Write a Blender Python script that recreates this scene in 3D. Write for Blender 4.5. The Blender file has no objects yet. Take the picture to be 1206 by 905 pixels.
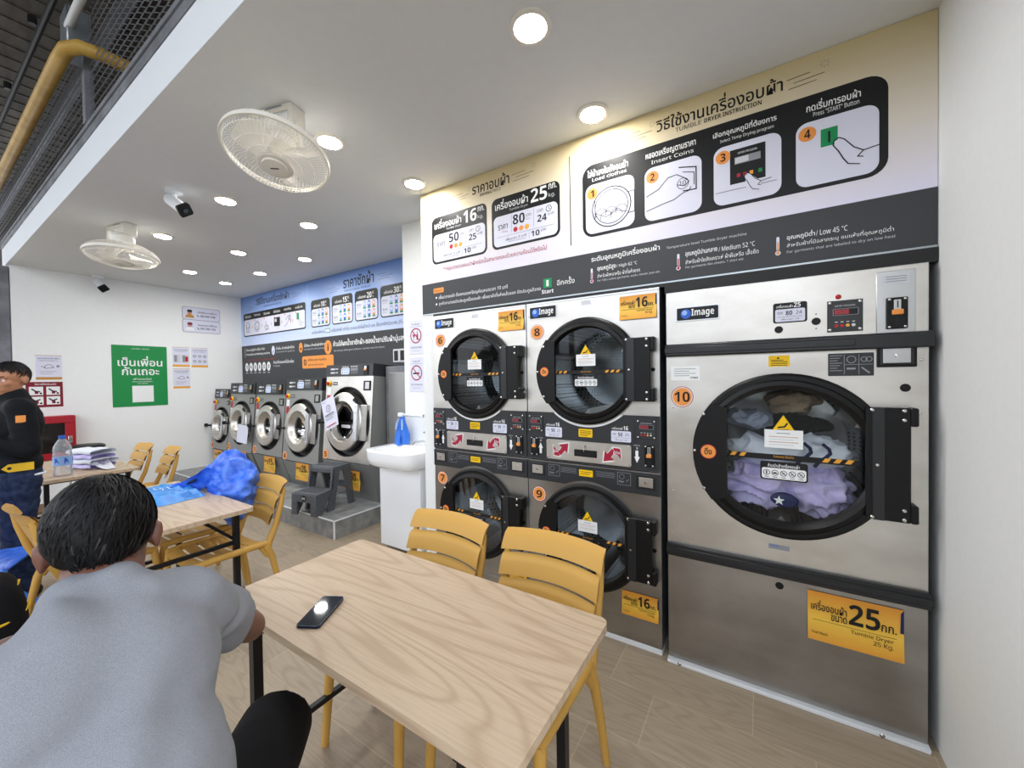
import bpy, bmesh, math, random
from mathutils import Vector, Matrix, noise
random.seed(7)
SC = bpy.context.scene
COL = SC.collection
PI = math.pi
R = math.radians

# ------------------------------------------------------------------ camera
cam_d = bpy.data.cameras.new('camera'); cam = bpy.data.objects.new('camera', cam_d); COL.objects.link(cam)
YAW, PIT, ROL = R(32.345), R(-0.879), R(-0.822)
_f = Vector((-math.sin(YAW)*math.cos(PIT), math.cos(YAW)*math.cos(PIT), math.sin(PIT)))
_r = Vector((math.cos(YAW), math.sin(YAW), 0)); _u = _r.cross(_f)
_r, _u = _r*math.cos(ROL)+_u*math.sin(ROL), _u*math.cos(ROL)-_r*math.sin(ROL)
cam.matrix_world = Matrix(((_r.x, _u.x, -_f.x, -0.6144), (_r.y, _u.y, -_f.y, -2.2718), (_r.z, _u.z, -_f.z, 1.55), (0, 0, 0, 1)))
cam_d.sensor_width = 36; cam_d.lens = 460.07/1206*36; cam_d.clip_start = .02; cam_d.clip_end = 400
SC.camera = cam

# ------------------------------------------------------------------ world, exposure
W = bpy.data.worlds.new('sky'); SC.world = W; W.use_nodes = True
nt = W.node_tree; bg = nt.nodes['Background']
tc = nt.nodes.new('ShaderNodeTexCoord'); mp = nt.nodes.new('ShaderNodeMapping'); mp.inputs['Scale'].default_value = (1, 1, 2.6)
nz = nt.nodes.new('ShaderNodeTexNoise'); nz.inputs['Scale'].default_value = 2.2; nz.inputs['Detail'].default_value = 6
rp = nt.nodes.new('ShaderNodeValToRGB'); rp.color_ramp.elements[0].position = .42; rp.color_ramp.elements[1].position = .62
rp.color_ramp.elements[0].color = (.76, .85, 1, 1); rp.color_ramp.elements[1].color = (1, 1, 1, 1)
nt.links.new(tc.outputs['Generated'], mp.inputs[0]); nt.links.new(mp.outputs[0], nz.inputs[0])
nt.links.new(nz.outputs[0], rp.inputs[0]); nt.links.new(rp.outputs[0], bg.inputs[0])
bg.inputs[1].default_value = 2.15
SC.view_settings.view_transform = 'Standard'; SC.view_settings.look = 'None'
SC.view_settings.gamma = 1; SC.view_settings.use_curve_mapping = False
SC.view_settings.exposure = 0.50
LAMP_W = 4.6
SC.cycles.max_bounces = 10; SC.cycles.diffuse_bounces = 5; SC.cycles.glossy_bounces = 5
SC.cycles.transparent_max_bounces = 16; SC.cycles.caustics_reflective = False; SC.cycles.caustics_refractive = False
SC.cycles.sample_clamp_indirect = 6

# ------------------------------------------------------------------ materials
def lin(h):
    h = h.lstrip('#'); c = [int(h[i:i+2], 16)/255 for i in (0, 2, 4)]
    return tuple(x/12.92 if x <= .04045 else ((x+.055)/1.055)**2.4 for x in c)+(1,)
MATS = {}
def mat(name, hexc, rough=.5, metal=0, spec=.5, emit=None, estr=0):
    m = bpy.data.materials.new(name); m.use_nodes = True
    b = m.node_tree.nodes['Principled BSDF']
    b.inputs['Base Color'].default_value = lin(hexc); b.inputs['Roughness'].default_value = rough
    b.inputs['Metallic'].default_value = metal; b.inputs['Specular IOR Level'].default_value = spec
    if emit: b.inputs['Emission Color'].default_value = lin(emit); b.inputs['Emission Strength'].default_value = estr
    MATS[name] = m
    return m
def nodes(m):
    t = m.node_tree; return t, t.nodes['Principled BSDF'], (lambda k, **kw: _nn(t, k, kw))
def _nn(t, k, kw):
    n = t.nodes.new(k)
    for a, v in kw.items():
        if a in n.inputs: n.inputs[a].default_value = v
        else: setattr(n, a, v)
    return n
def noisy(m, c1, c2, scale=(8, 8, 8), detail=4, bump=0, rough=None, lo=.35, hi=.65, coord='Object', bdist=.01):
    t, b, N = nodes(m)
    tc = N('ShaderNodeTexCoord'); mp = N('ShaderNodeMapping'); mp.inputs['Scale'].default_value = scale
    n = N('ShaderNodeTexNoise', Scale=1.0, Detail=detail); r = N('ShaderNodeValToRGB')
    r.color_ramp.elements[0].position = lo; r.color_ramp.elements[1].position = hi
    r.color_ramp.elements[0].color = lin(c1); r.color_ramp.elements[1].color = lin(c2)
    t.links.new(tc.outputs[coord], mp.inputs[0]); t.links.new(mp.outputs[0], n.inputs[0])
    t.links.new(n.outputs[0], r.inputs[0]); t.links.new(r.outputs[0], b.inputs['Base Color'])
    if bump:
        bp = N('ShaderNodeBump', Strength=bump, Distance=bdist); t.links.new(n.outputs[0], bp.inputs['Height']); t.links.new(bp.outputs[0], b.inputs['Normal'])
    if rough:
        mr = N('ShaderNodeMapRange'); mr.inputs['To Min'].default_value = rough[0]; mr.inputs['To Max'].default_value = rough[1]
        t.links.new(n.outputs[0], mr.inputs[0]); t.links.new(mr.outputs[0], b.inputs['Roughness'])
    return m
for n, c in dict(white='#eceeee', ink='#17181a', ink2='#3a3b3d', lilac='#d9dbec', orange='#e8964a', amber='#e9a53c', red='#a3213a', brick='#b3262f',
                 green='#178a52', greenposter='#1f8a48', yellow='#f2c40f', grey='#8d9096', ltgrey='#c9ccd2', dark='#3b3d40', blue='#2e62c8', sky='#8fb4e6',
                 navy='#1e2352', tan='#c08a3c', skinart='#c48a6a', redlcd='#7c2a33', maroon='#7d1027').items():
    mat(n, c, .45, spec=.3)
mat('wall', '#eceeec', .75, spec=.2); noisy(MATS['wall'], '#ebedec', '#edefee', (30, 30, 30), 3)
mat('ceil', '#dfdedb', .85, spec=.2); noisy(MATS['ceil'], '#d9dbdc', '#dbdddd', (20, 20, 20), 3)
mat('trimwhite', '#e8ecf0', .5)
mat('plastic_black', '#0b0b0c', .42, spec=.3); mat('rubber', '#0b0b0c', .55); mat('panel_black', '#26282b', .42)
mat('rail_black', '#1b1d20', .35)
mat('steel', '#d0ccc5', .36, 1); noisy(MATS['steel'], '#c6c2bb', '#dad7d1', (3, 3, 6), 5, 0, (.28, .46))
mat('steel_dark', '#a5a29d', .36, 1); noisy(MATS['steel_dark'], '#9a9792', '#aeaba6', (3, 3, 5), 5, 0, (.28, .44))  # darker steel; on lower dryer fronts it carries their dim floor reflection
mat('washer_grey', '#9b9c9a', .4, .6)
mat('chrome', '#d8d8d8', .12, 1); mat('galv', '#a9b0b4', .35, .9); mat('aluminium', '#c6c8ca', .3, 1)
mat('screw', '#c9c9c6', .25, 1); mat('black_metal', '#141518', .4, .3)
mat('ceramic', '#f5f7f8', .12, spec=.6); mat('cabwhite', '#f1f4f7', .3)
mat('mustard', '#c4984a', .5, spec=.35)
mat('boneplastic', '#e4e0d6', .42); mat('fanwire', '#efece4', .4)
mat('stool_grey', '#54575c', .55); noisy(MATS['stool_grey'], '#4c4f54', '#5c6066', (60, 60, 60), 2)
mat('steel_paint', '#6f7278', .55); noisy(MATS['steel_paint'], '#5f6268', '#7c7f85', (6, 6, 6), 5)
mat('mesh_wire', '#85888d', .45, .5); mat('roof_dark', '#57524b', .8); noisy(MATS['roof_dark'], '#46423d', '#655f56', (2, 9, 4), 5)
mat('pipe_yellow', '#b8923c', .45); noisy(MATS['pipe_yellow'], '#a88332', '#c29c48', (7, 7, 7), 5)
mat('cable_black', '#141414', .5); mat('conduit', '#d4d6d8', .45)
mat('fire_red', '#a31224', .35); mat('glassdark', '#1a1718', .1)
mat('phone_body', '#12203a', .25, .4); mat('phone_glass', '#0d1a22', .04, spec=.8)
mat('lamp_glow', '#ffffff', .5, emit='#fffaf2', estr=14)
mat('lcd', '#3a1418', .3, emit='#ff4a55', estr=.25)
mat('skin', '#6e4636', .5); mat('skin_pale', '#b07a5a', .5)
mat('shirt', '#9a9ca2', .9, spec=.1); noisy(MATS['shirt'], '#7f8288', '#95979d', (650, 650, 1200), 2, .15, bdist=.001)
mat('black_cloth', '#0d0d10', .85, spec=.2); mat('jacket', '#101216', .8, spec=.2)
mat('denim', '#232d44', .85, spec=.15); noisy(MATS['denim'], '#1b2439', '#2d3853', (30, 30, 30), 4)
mat('hair', '#0e0d0e', .62, spec=.28)
mat('hairgrey', '#2e2c2c', .6)
mat('tarp', '#2450c4', .35, spec=.5); noisy(MATS['tarp'], '#2358cf', '#5286ee', (18, 18, 18), 6, .5, bdist=.012)
mat('tarp_light', '#2d86d6', .35); noisy(MATS['tarp_light'], '#2478ca', '#429ae4', (18, 18, 18), 6, .4, bdist=.01)
mat('cloth_blue', '#2f6fd0', .6); mat('cloth_white', '#dfe3ea', .85); mat('lavender', '#cfc6ee', .9, spec=.1)
noisy(MATS['lavender'], '#c4bae6', '#d8d0f4', (14, 14, 14), 4, .7, bdist=.01)
mat('sheet', '#e9eef6', .9, spec=.1); mat('greycloth', '#8f97a6', .9, spec=.1); mat('beigecloth', '#b8a48a', .9, spec=.1)
mat('ground', '#8c8880', .9); mat('foliage', '#23301c', .9); mat('house', '#9a948a', .9); mat('pole_wood', '#4b443c', .9)
mat('wood_stool', '#8a6a48', .6); mat('padlock', '#d0a93a', .4)
mat('tagyellow', '#e2b51c', .5)

def gradient(name, top, bot, z0, z1, mid=None, coord='Object'):
    m = mat(name, top, .35, spec=.35); t, b, N = nodes(m)
    tc = N('ShaderNodeTexCoord'); s = N('ShaderNodeSeparateXYZ'); mr = N('ShaderNodeMapRange'); r = N('ShaderNodeValToRGB')
    mr.inputs['From Min'].default_value = z0; mr.inputs['From Max'].default_value = z1
    r.color_ramp.elements[0].color = lin(bot); r.color_ramp.elements[1].color = lin(top)
    if mid: e = r.color_ramp.elements.new(mid[0]); e.color = lin(mid[1])
    t.links.new(tc.outputs[coord], s.inputs[0]); t.links.new(s.outputs['Z'], mr.inputs[0]); t.links.new(mr.outputs[0], r.inputs[0]); t.links.new(r.outputs[0], b.inputs['Base Color'])
gradient('dry_print', '#d3c294', '#dcdaee', 2.3, 3.01, (.45, '#dfd8cc'))
gradient('wash_print', '#6f93d6', '#c9d6f4', 2.17, 3.01, (.55, '#9db9ec'))
gradient('tag_print', '#d98f35', '#dd9a35', 0, 1, (.42, '#ecc04a'), 'Generated')

def glass(name, tint, f0=.06):
    m = bpy.data.materials.new(name); m.use_nodes = True; t = m.node_tree; t.nodes.clear()
    o = t.nodes.new('ShaderNodeOutputMaterial'); mx = t.nodes.new('ShaderNodeMixShader'); tr = t.nodes.new('ShaderNodeBsdfTransparent')
    gl = t.nodes.new('ShaderNodeBsdfGlossy'); fr = t.nodes.new('ShaderNodeFresnel'); gl.inputs['Roughness'].default_value = .015
    fr.inputs['IOR'].default_value = 1.36 if f0 > .05 else 1.3; tr.inputs['Color'].default_value = lin(tint)
    t.links.new(fr.outputs[0], mx.inputs[0]); t.links.new(tr.outputs[0], mx.inputs[1]); t.links.new(gl.outputs[0], mx.inputs[2]); t.links.new(mx.outputs[0], o.inputs[0])
    MATS[name] = m
glass('glass', '#d8dcde'); glass('clear_plastic', '#f1f6f9', .04); glass('glass_clear', '#f2f5f6')

def milky(name, tint, k):
    glass(name, tint, .04); t = MATS[name].node_tree; o = [n for n in t.nodes if n.type == 'OUTPUT_MATERIAL'][0]; src = o.inputs[0].links[0].from_socket
    mx = t.nodes.new('ShaderNodeMixShader'); d = t.nodes.new('ShaderNodeBsdfDiffuse'); d.inputs[0].default_value = (.95, .97, 1, 1); mx.inputs[0].default_value = k
    t.links.new(src, mx.inputs[1]); t.links.new(d.outputs[0], mx.inputs[2]); t.links.new(mx.outputs[0], o.inputs[0])
milky('clear_plastic', '#f6f9fb', .22)
def wood(name, c1, c2, c3, ring=5.0, stretch=(1.1, 9, 9), contrast=.55, tile=False):
    m = mat(name, c1, .42, spec=.35); t, b, N = nodes(m)
    tc = N('ShaderNodeTexCoord'); mp = N('ShaderNodeMapping'); mp.inputs['Scale'].default_value = stretch
    n1 = N('ShaderNodeTexNoise', Scale=1.0, Detail=1.4); t.links.new(tc.outputs['Object'], mp.inputs[0]); t.links.new(mp.outputs[0], n1.inputs[0])
    if tile:
        mt = N('ShaderNodeMapping'); mt.inputs['Location'].default_value = (.43, .335, 0); bt = N('ShaderNodeTexBrick'); bt.offset = .345; bt.inputs['Scale'].default_value = 1; bt.inputs['Brick Width'].default_value = .622; bt.inputs['Row Height'].default_value = .30; bt.inputs['Mortar Size'].default_value = 0
        bt.inputs['Color1'].default_value = (0, 0, 0, 1); bt.inputs['Color2'].default_value = (9, 7, 5, 1); va = N('ShaderNodeVectorMath', operation='ADD')
        t.links.new(tc.outputs['Object'], mt.inputs[0]); t.links.new(mt.outputs[0], bt.inputs[0]); t.links.new(mp.outputs[0], va.inputs[0]); t.links.new(bt.outputs[0], va.inputs[1]); t.links.new(va.outputs[0], n1.inputs[0])
    mu = N('ShaderNodeMath', operation='MULTIPLY'); mu.inputs[1].default_value = ring*PI*2; t.links.new(n1.outputs[0], mu.inputs[0])
    sn = N('ShaderNodeMath', operation='SINE'); t.links.new(mu.outputs[0], sn.inputs[0])
    mp2 = N('ShaderNodeMapping'); mp2.inputs['Scale'].default_value = (6, 190, 190); n2 = N('ShaderNodeTexNoise', Scale=1.0, Detail=3.0)
    t.links.new(tc.outputs['Object'], mp2.inputs[0]); t.links.new(mp2.outputs[0], n2.inputs[0])
    mr = N('ShaderNodeMapRange'); mr.inputs['From Min'].default_value = -1; t.links.new(sn.outputs[0], mr.inputs[0])
    pw = N('ShaderNodeMath', operation='POWER'); pw.inputs[1].default_value = 4; t.links.new(mr.outputs[0], pw.inputs[0])
    m1 = N('ShaderNodeMix', data_type='RGBA'); m1.inputs['A'].default_value = lin(c1); m1.inputs['B'].default_value = lin(c2)
    for i in m1.inputs:
        if i.type == 'RGBA' and i.name == 'A': i.default_value = lin(c1)
        if i.type == 'RGBA' and i.name == 'B': i.default_value = lin(c2)
    f = N('ShaderNodeMath', operation='MULTIPLY'); f.inputs[1].default_value = contrast; t.links.new(pw.outputs[0], f.inputs[0]); t.links.new(f.outputs[0], m1.inputs[0])
    m2 = N('ShaderNodeMix', data_type='RGBA')
    for i in m2.inputs:
        if i.type == 'RGBA' and i.name == 'B': i.default_value = lin(c3)
    r2 = N('ShaderNodeMapRange'); r2.inputs['From Min'].default_value = .45; r2.inputs['From Max'].default_value = .75; r2.inputs['To Max'].default_value = .6
    t.links.new(n2.outputs[0], r2.inputs[0]); t.links.new(r2.outputs[0], m2.inputs[0])
    o1 = [o for o in m1.outputs if o.type == 'RGBA'][0]; i2 = [i for i in m2.inputs if i.type == 'RGBA' and i.name == 'A'][0]
    t.links.new(o1, i2); o2 = [o for o in m2.outputs if o.type == 'RGBA'][0]
    t.links.new(o2, b.inputs['Base Color'])
    return m, o2
wood('table_wood', '#c8b297', '#9d8164', '#b0967a', 24.0, (.5, 3.6, 3.6), .42)
_fm, _fo = wood('floor_wood', '#aa9b86', '#8c7d68', '#90826e', 18.0, (.9, 6, 6), .36, True)
# floor: plank tiles 0.62 x 0.30 with pale joints, each a little different
t, b, N = nodes(_fm)
tc = N('ShaderNodeTexCoord'); mp = N('ShaderNodeMapping'); mp.inputs['Location'].default_value = (.43, .335, 0)
br = N('ShaderNodeTexBrick'); br.offset = .345; br.inputs['Scale'].default_value = 1; br.inputs['Brick Width'].default_value = .622; br.inputs['Row Height'].default_value = .30
br.inputs['Mortar Size'].default_value = .0022; br.inputs['Mortar Smooth'].default_value = 0; br.inputs['Color1'].default_value = (.92, .92, .92, 1); br.inputs['Color2'].default_value = (1.06, 1.06, 1.06, 1); br.inputs['Mortar'].default_value = (1.28, 1.25, 1.2, 1)
t.links.new(tc.outputs['Object'], mp.inputs[0]); t.links.new(mp.outputs[0], br.inputs[0])
mx = N('ShaderNodeMix', data_type='RGBA', blend_type='MULTIPLY'); mx.inputs[0].default_value = 1
ia = [i for i in mx.inputs if i.type == 'RGBA']
t.links.new(_fo, ia[0]); t.links.new(br.outputs[0], ia[1]); t.links.new([o for o in mx.outputs if o.type == 'RGBA'][0], b.inputs['Base Color'])
b.inputs['Roughness'].default_value = .45
# grey stone tile
mat('stone_tile', '#8b8d8c', .45); noisy(MATS['stone_tile'], '#7b7d7c', '#9b9d9b', (9, 9, 9), 7)
# perforated drum sheet: dark holes in bright steel
m = mat('drum_steel', '#b8bcc0', .25, 1); t, b, N = nodes(m)
tc = N('ShaderNodeTexCoord'); vo = N('ShaderNodeTexVoronoi', Scale=46.0, Randomness=0.0); lt = N('ShaderNodeMath', operation='LESS_THAN'); lt.inputs[1].default_value = .33
t.links.new(tc.outputs['Object'], vo.inputs[0]); t.links.new(vo.outputs['Distance'], lt.inputs[0])
mx = N('ShaderNodeMix', data_type='RGBA'); ia = [i for i in mx.inputs if i.type == 'RGBA']; ia[0].default_value = lin('#c9ccce'); ia[1].default_value = lin('#0c0c0d')
t.links.new(lt.outputs[0], mx.inputs[0]); t.links.new([o for o in mx.outputs if o.type == 'RGBA'][0], b.inputs['Base Color'])

# ------------------------------------------------------------------ text
_TX = {}
UPV = '\u0e31\u0e34\u0e35\u0e36\u0e37\u0e47'; TONE = '\u0e48\u0e49\u0e4a\u0e4b\u0e4c'
def _raw(s, bold, res):
    k = (s, bold, res)
    if k in _TX: return _TX[k]
    c = bpy.data.curves.new('text', 'FONT'); c.body = s; c.size = 1; c.resolution_u = res; c.offset = bold
    o = bpy.data.objects.new('text', c); COL.objects.link(o)
    me = bpy.data.meshes.new_from_object(o)
    v = [(p.co.x, p.co.y) for p in me.vertices]; f = [tuple(p.vertices) for p in me.polygons]
    bpy.data.objects.remove(o); bpy.data.curves.remove(c); bpy.data.meshes.remove(me)
    _TX[k] = (v, f)
    return _TX[k]
def _sans(s, bold):
    o = ''
    for ch in s:
        if 'A' <= ch <= 'Z': ch = chr((0x1D5D4 if bold else 0x1D5A0)+ord(ch)-65)
        elif 'a' <= ch <= 'z': ch = chr((0x1D5EE if bold else 0x1D5BA)+ord(ch)-97)
        elif '0' <= ch <= '9': ch = chr((0x1D7EC if bold else 0x1D7E2)+ord(ch)-48)
        o += ch
    return o
def text_mesh(s, bold=0, res=2):
    thai = any('\u0e00' <= c <= '\u0e7f' for c in s); s = _sans(s, bold > 0); bold = bold if thai else 0
    base = ''; marks = []
    for i, ch in enumerate(s):
        if ch in TONE and i and (s[i-1] in UPV or (i+1 < len(s) and s[i+1] == '\u0e33')):
            marks.append((base, ch)); continue
        base += ch
    v, f = _raw(base, bold, res); v = list(v); f = list(f)
    for pre, ch in marks:
        x = max(p[0] for p in _raw(pre+'ล', 0, 1)[0])-max(p[0] for p in _raw('ล', 0, 1)[0])
        mv, mf = _raw(ch, bold, res); k = len(v)
        v += [(a+x, b+.17) for a, b in mv]; f += [tuple(j+k for j in q) for q in mf]
    return v, f

# ------------------------------------------------------------------ mesh builder
class MB:
    def __init__(s, M=None): s.v = []; s.f = []; s.m = []; s.names = []; s.M = M or Matrix()
    def mi(s, n):
        if n not in s.names: s.names.append(n)
        return s.names.index(n)
    def add(s, vs, fs, m):
        k = len(s.v); i = s.mi(m)
        s.v += [s.M @ Vector(p) for p in vs]
        for q in fs: s.f.append(tuple(j+k for j in q)); s.m.append(i)
    def box(s, x0, x1, y0, y1, z0, z1, m, b=0):
        if x0 > x1: x0, x1 = x1, x0
        if y0 > y1: y0, y1 = y1, y0
        if z0 > z1: z0, z1 = z1, z0
        b = min(b, (x1-x0)*.45, (y1-y0)*.45, (z1-z0)*.45)
        if b <= 0:
            P = [(x, y, z) for x in (x0, x1) for y in (y0, y1) for z in (z0, z1)]
            s.add(P, [(0, 1, 3, 2), (4, 6, 7, 5), (0, 4, 5, 1), (2, 3, 7, 6), (0, 2, 6, 4), (1, 5, 7, 3)], m); return
        lo = (x0, y0, z0); hi = (x1, y1, z1); idx = {}; P = []; F = []
        for c in [(i, j, k) for i in (0, 1) for j in (0, 1) for k in (0, 1)]:
            for a in range(3):
                idx[c, a] = len(P)
                P.append(tuple((hi[d] if c[d] else lo[d]) if d == a else ((hi[d]-b) if c[d] else (lo[d]+b)) for d in range(3)))
        for a in range(3):
            o = [d for d in range(3) if d != a]
            for sd in (0, 1):
                q = []
                for u, w in ((0, 0), (1, 0), (1, 1), (0, 1)):
                    c = [0, 0, 0]; c[a] = sd; c[o[0]] = u; c[o[1]] = w; q.append(idx[tuple(c), a])
                F.append(tuple(q))
            for u in (0, 1):
                for w in (0, 1):
                    c0 = [0, 0, 0]; c0[o[0]] = u; c0[o[1]] = w; c1 = list(c0); c1[a] = 1; c0 = tuple(c0); c1 = tuple(c1)
                    F.append((idx[c0, o[0]], idx[c1, o[0]], idx[c1, o[1]], idx[c0, o[1]]))
        for c in [(i, j, k) for i in (0, 1) for j in (0, 1) for k in (0, 1)]: F.append((idx[c, 0], idx[c, 1], idx[c, 2]))
        s.add(P, F, m)
    def tube(s, pts, r, m, n=8, cap=True, closed=False, sq=False):
        P = [Vector(p) for p in pts]; rr = r if isinstance(r, (list, tuple)) else [r]*len(P)
        t0 = (P[1]-P[0]).normalized(); ref = Vector((0, 0, 1)) if abs(t0.z) < .9 else Vector((1, 0, 0))
        u = t0.cross(ref).normalized(); V = []; F = []; L = len(P)
        for i, p in enumerate(P):
            if closed: t = (P[(i+1) % L]-P[i-1]).normalized()
            elif i == 0: t = t0
            elif i == L-1: t = (P[i]-P[i-1]).normalized()
            else: t = ((P[i+1]-P[i]).normalized()+(P[i]-P[i-1]).normalized()).normalized()
            u = (u-t*u.dot(t)).normalized(); w = t.cross(u)
            for k in range(n):
                a = 2*PI*(k+(.5 if sq else 0))/n; q = rr[i]*(math.sqrt(2) if sq and n == 4 else 1)
                V.append(p+u*math.cos(a)*q+w*math.sin(a)*q)
        for i in range(L if closed else L-1):
            for k in range(n):
                a = i*n; c = ((i+1) % L)*n; F.append((a+k, a+(k+1) % n, c+(k+1) % n, c+k))
        if cap and not closed: F.append(tuple(range(n))[::-1]); F.append(tuple((L-1)*n+k for k in range(n)))
        s.add(V, F, m)
    def lathe(s, prof, c, m, n=32, axis='z', closed=False):
        # prof: (radius, height along the axis); y axis: height grows away from the viewer
        V = []; F = []; L = len(prof)
        for r, h in prof:
            for k in range(n):
                a = 2*PI*k/n; x, y = r*math.cos(a), r*math.sin(a)
                V.append((c[0]+x, c[1]+y, c[2]+h) if axis == 'z' else (c[0]+x, c[1]+h, c[2]+y) if axis == 'y' else (c[0]+h, c[1]+x, c[2]+y))
        for i in range(L if closed else L-1):
            j = (i+1) % L
            for k in range(n): F.append((i*n+k, i*n+(k+1) % n, j*n+(k+1) % n, j*n+k))
        s.add(V, F, m)
    def prism(s, poly, y0, y1, m, plane='xz'):
        n = len(poly)
        mk = (lambda p, y: (p[0], y, p[1])) if plane == 'xz' else (lambda p, y: (y, p[0], p[1])) if plane == 'yz' else (lambda p, y: (p[0], p[1], y))
        V = [mk(p, y0) for p in poly]+[mk(p, y1) for p in poly]
        F = [tuple(range(n)), tuple(range(2*n-1, n-1, -1))]+[(i, (i+1) % n, n+(i+1) % n, n+i) for i in range(n)]
        s.add(V, F, m)
    def grid(s, fn, nu, nv, m, cu=False):
        V = [fn(i/nu, j/nv) for i in range(nu+1) for j in range(nv+1)]
        s.add(V, [(i*(nv+1)+j, (i+1)*(nv+1)+j, (i+1)*(nv+1)+j+1, i*(nv+1)+j+1) for i in range(nu) for j in range(nv)], m)
    def ball(s, c, r, m, n=16, rot=None):
        rx, ry, rz = (r, r, r) if not isinstance(r, (list, tuple)) else r
        V = []; F = []; h = n//2; rot = rot or Matrix.Identity(3)
        for i in range(1, h):
            for k in range(n):
                a = PI*i/h; b = 2*PI*k/n
                V.append(Vector(c)+rot @ Vector((rx*math.sin(a)*math.cos(b), ry*math.sin(a)*math.sin(b), rz*math.cos(a))))
        V += [Vector(c)+rot @ Vector((0, 0, rz)), Vector(c)-rot @ Vector((0, 0, rz))]
        for i in range(h-2):
            for k in range(n): F.append((i*n+k, i*n+(k+1) % n, (i+1)*n+(k+1) % n, (i+1)*n+k))
        t = (h-1)*n
        for k in range(n): F.append((t, (k+1) % n, k)); F.append((t+1, (h-2)*n+k, (h-2)*n+(k+1) % n))
        s.add(V, F, m)
    def capsule(s, a, ra, b, rb, m, n=14):
        a = Vector(a); b = Vector(b); d = (b-a).normalized(); P = []; rr = []
        for k in range(4): q = PI/2*(k+.25)/4.25; P.append(a-d*ra*math.cos(q)); rr.append(ra*math.sin(q))
        P.append(a); rr.append(ra); P.append(b); rr.append(rb)
        for k in range(3, -1, -1): q = PI/2*(k+.25)/4.25; P.append(b+d*rb*math.cos(q)); rr.append(rb*math.sin(q))
        s.tube(P, rr, m, n)
    # ---- flat print on the plane y = Y (facing -y); layer lifts by tenths of a millimetre
    def pl(s, poly, m, Y=0, L=1): s.add([(x, Y-.0005*L, z) for x, z in poly], [tuple(range(len(poly)))], m)
    def rect(s, x0, x1, z0, z1, m, Y=0, L=1, r=0): s.pl(rrect(x0, x1, z0, z1, r), m, Y, L)
    def disc(s, x, z, r, m, Y=0, L=1, n=28, rz=None): s.pl([(x+r*math.cos(2*PI*k/n), z+(rz or r)*math.sin(2*PI*k/n)) for k in range(n)], m, Y, L)
    def line(s, pts, w, m, Y=0, L=1, closed=False):
        """one joined stroke with mitred corners"""
        P = [Vector((p[0], p[1])) for p in pts]; n = len(P); A = []; B = []
        for i, p in enumerate(P):
            d0 = (p-P[i-1]).normalized() if (i or closed) else None; d1 = (P[(i+1) % n]-p).normalized() if (i < n-1 or closed) else None
            d0 = d0 or d1; d1 = d1 or d0; t = d0+d1; t = t.normalized() if t.length > 1e-4 else d0
            k = min(1/max(.2, t.dot(d1)), 1.8); o = Vector((-t.y, t.x))*w/2*k; A.append(p+o); B.append(p-o)
        V = [(q.x, Y-.0005*L, q.y) for q in A+B]
        s.add(V, [(i, (i+1) % n, n+(i+1) % n, n+i) for i in range(n if closed else n-1)], m)
    def ring(s, x, z, r, w, m, Y=0, L=1, n=28, a0=0, a1=360):
        s.line([(x+r*math.cos(R(a0+(a1-a0)*k/n)), z+r*math.sin(R(a0+(a1-a0)*k/n))) for k in range(n+(a1-a0 != 360))], w, m, Y, L, a1-a0 == 360)
    def text(s, t, x0, x1, z0, z1, m, Y=0, L=2, bold=0, res=2, skew=0):
        v, f = text_mesh(t, bold, res)
        if not v: return
        a, b = min(p[0] for p in v), max(p[0] for p in v); c, d = min(p[1] for p in v), max(p[1] for p in v)
        sx = (x1-x0)/(b-a); sz = (z1-z0)/(d-c)
        s.add([(x0+(p[0]-a)*sx, Y-.0005*L, z0+(p[1]-c)*sz) for p in v], f, m)
    def build(s, name, parent=None, smooth=40, loc=None):
        me = bpy.data.meshes.new(name); me.from_pydata([tuple(v) for v in s.v], [], s.f)
        for n in s.names: me.materials.append(MATS[n])
        me.polygons.foreach_set('material_index', s.m)
        bm = bmesh.new(); bm.from_mesh(me); bmesh.ops.recalc_face_normals(bm, faces=bm.faces); bm.to_mesh(me); bm.free()
        if smooth: me.polygons.foreach_set('use_smooth', [True]*len(me.polygons)); me.set_sharp_from_angle(angle=R(smooth))
        me.update()
        o = bpy.data.objects.new(name, me); COL.objects.link(o)
        if parent: o.parent = parent
        if loc: o.location = loc
        return o
def rrect(x0, x1, z0, z1, r, n=6):
    if r <= 0: return [(x0, z0), (x1, z0), (x1, z1), (x0, z1)]
    P = []
    for cx, cz, a in ((x1-r, z0+r, -90), (x1-r, z1-r, 0), (x0+r, z1-r, 90), (x0+r, z0+r, 180)):
        P += [(cx+r*math.cos(R(a+90*k/n)), cz+r*math.sin(R(a+90*k/n))) for k in range(n+1)]
    return P
def thing(name, label, cat, loc=(0, 0, 0), rz=0, group=None):
    o = bpy.data.objects.new(name, None); COL.objects.link(o); o.empty_display_size = .1
    o.location = loc; o.rotation_euler = (0, 0, rz); return tag(o, label, cat, group)
def tag(o, label, cat, group=None):
    o['label'] = label; o['category'] = cat
    if group: o['group'] = group
    return o
def struct(o): o['kind'] = 'structure'; return o
def dup(o, parent=None, label=None, loc=None, rz=None):
    c = o.copy(); COL.objects.link(c); c.parent = parent
    for ch in [x for x in bpy.data.objects if x.parent == o]: dup(ch, c)
    if label: c['label'] = label
    if loc: c.location = loc
    if rz is not None: c.rotation_euler = (0, 0, rz)
    return c
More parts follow.
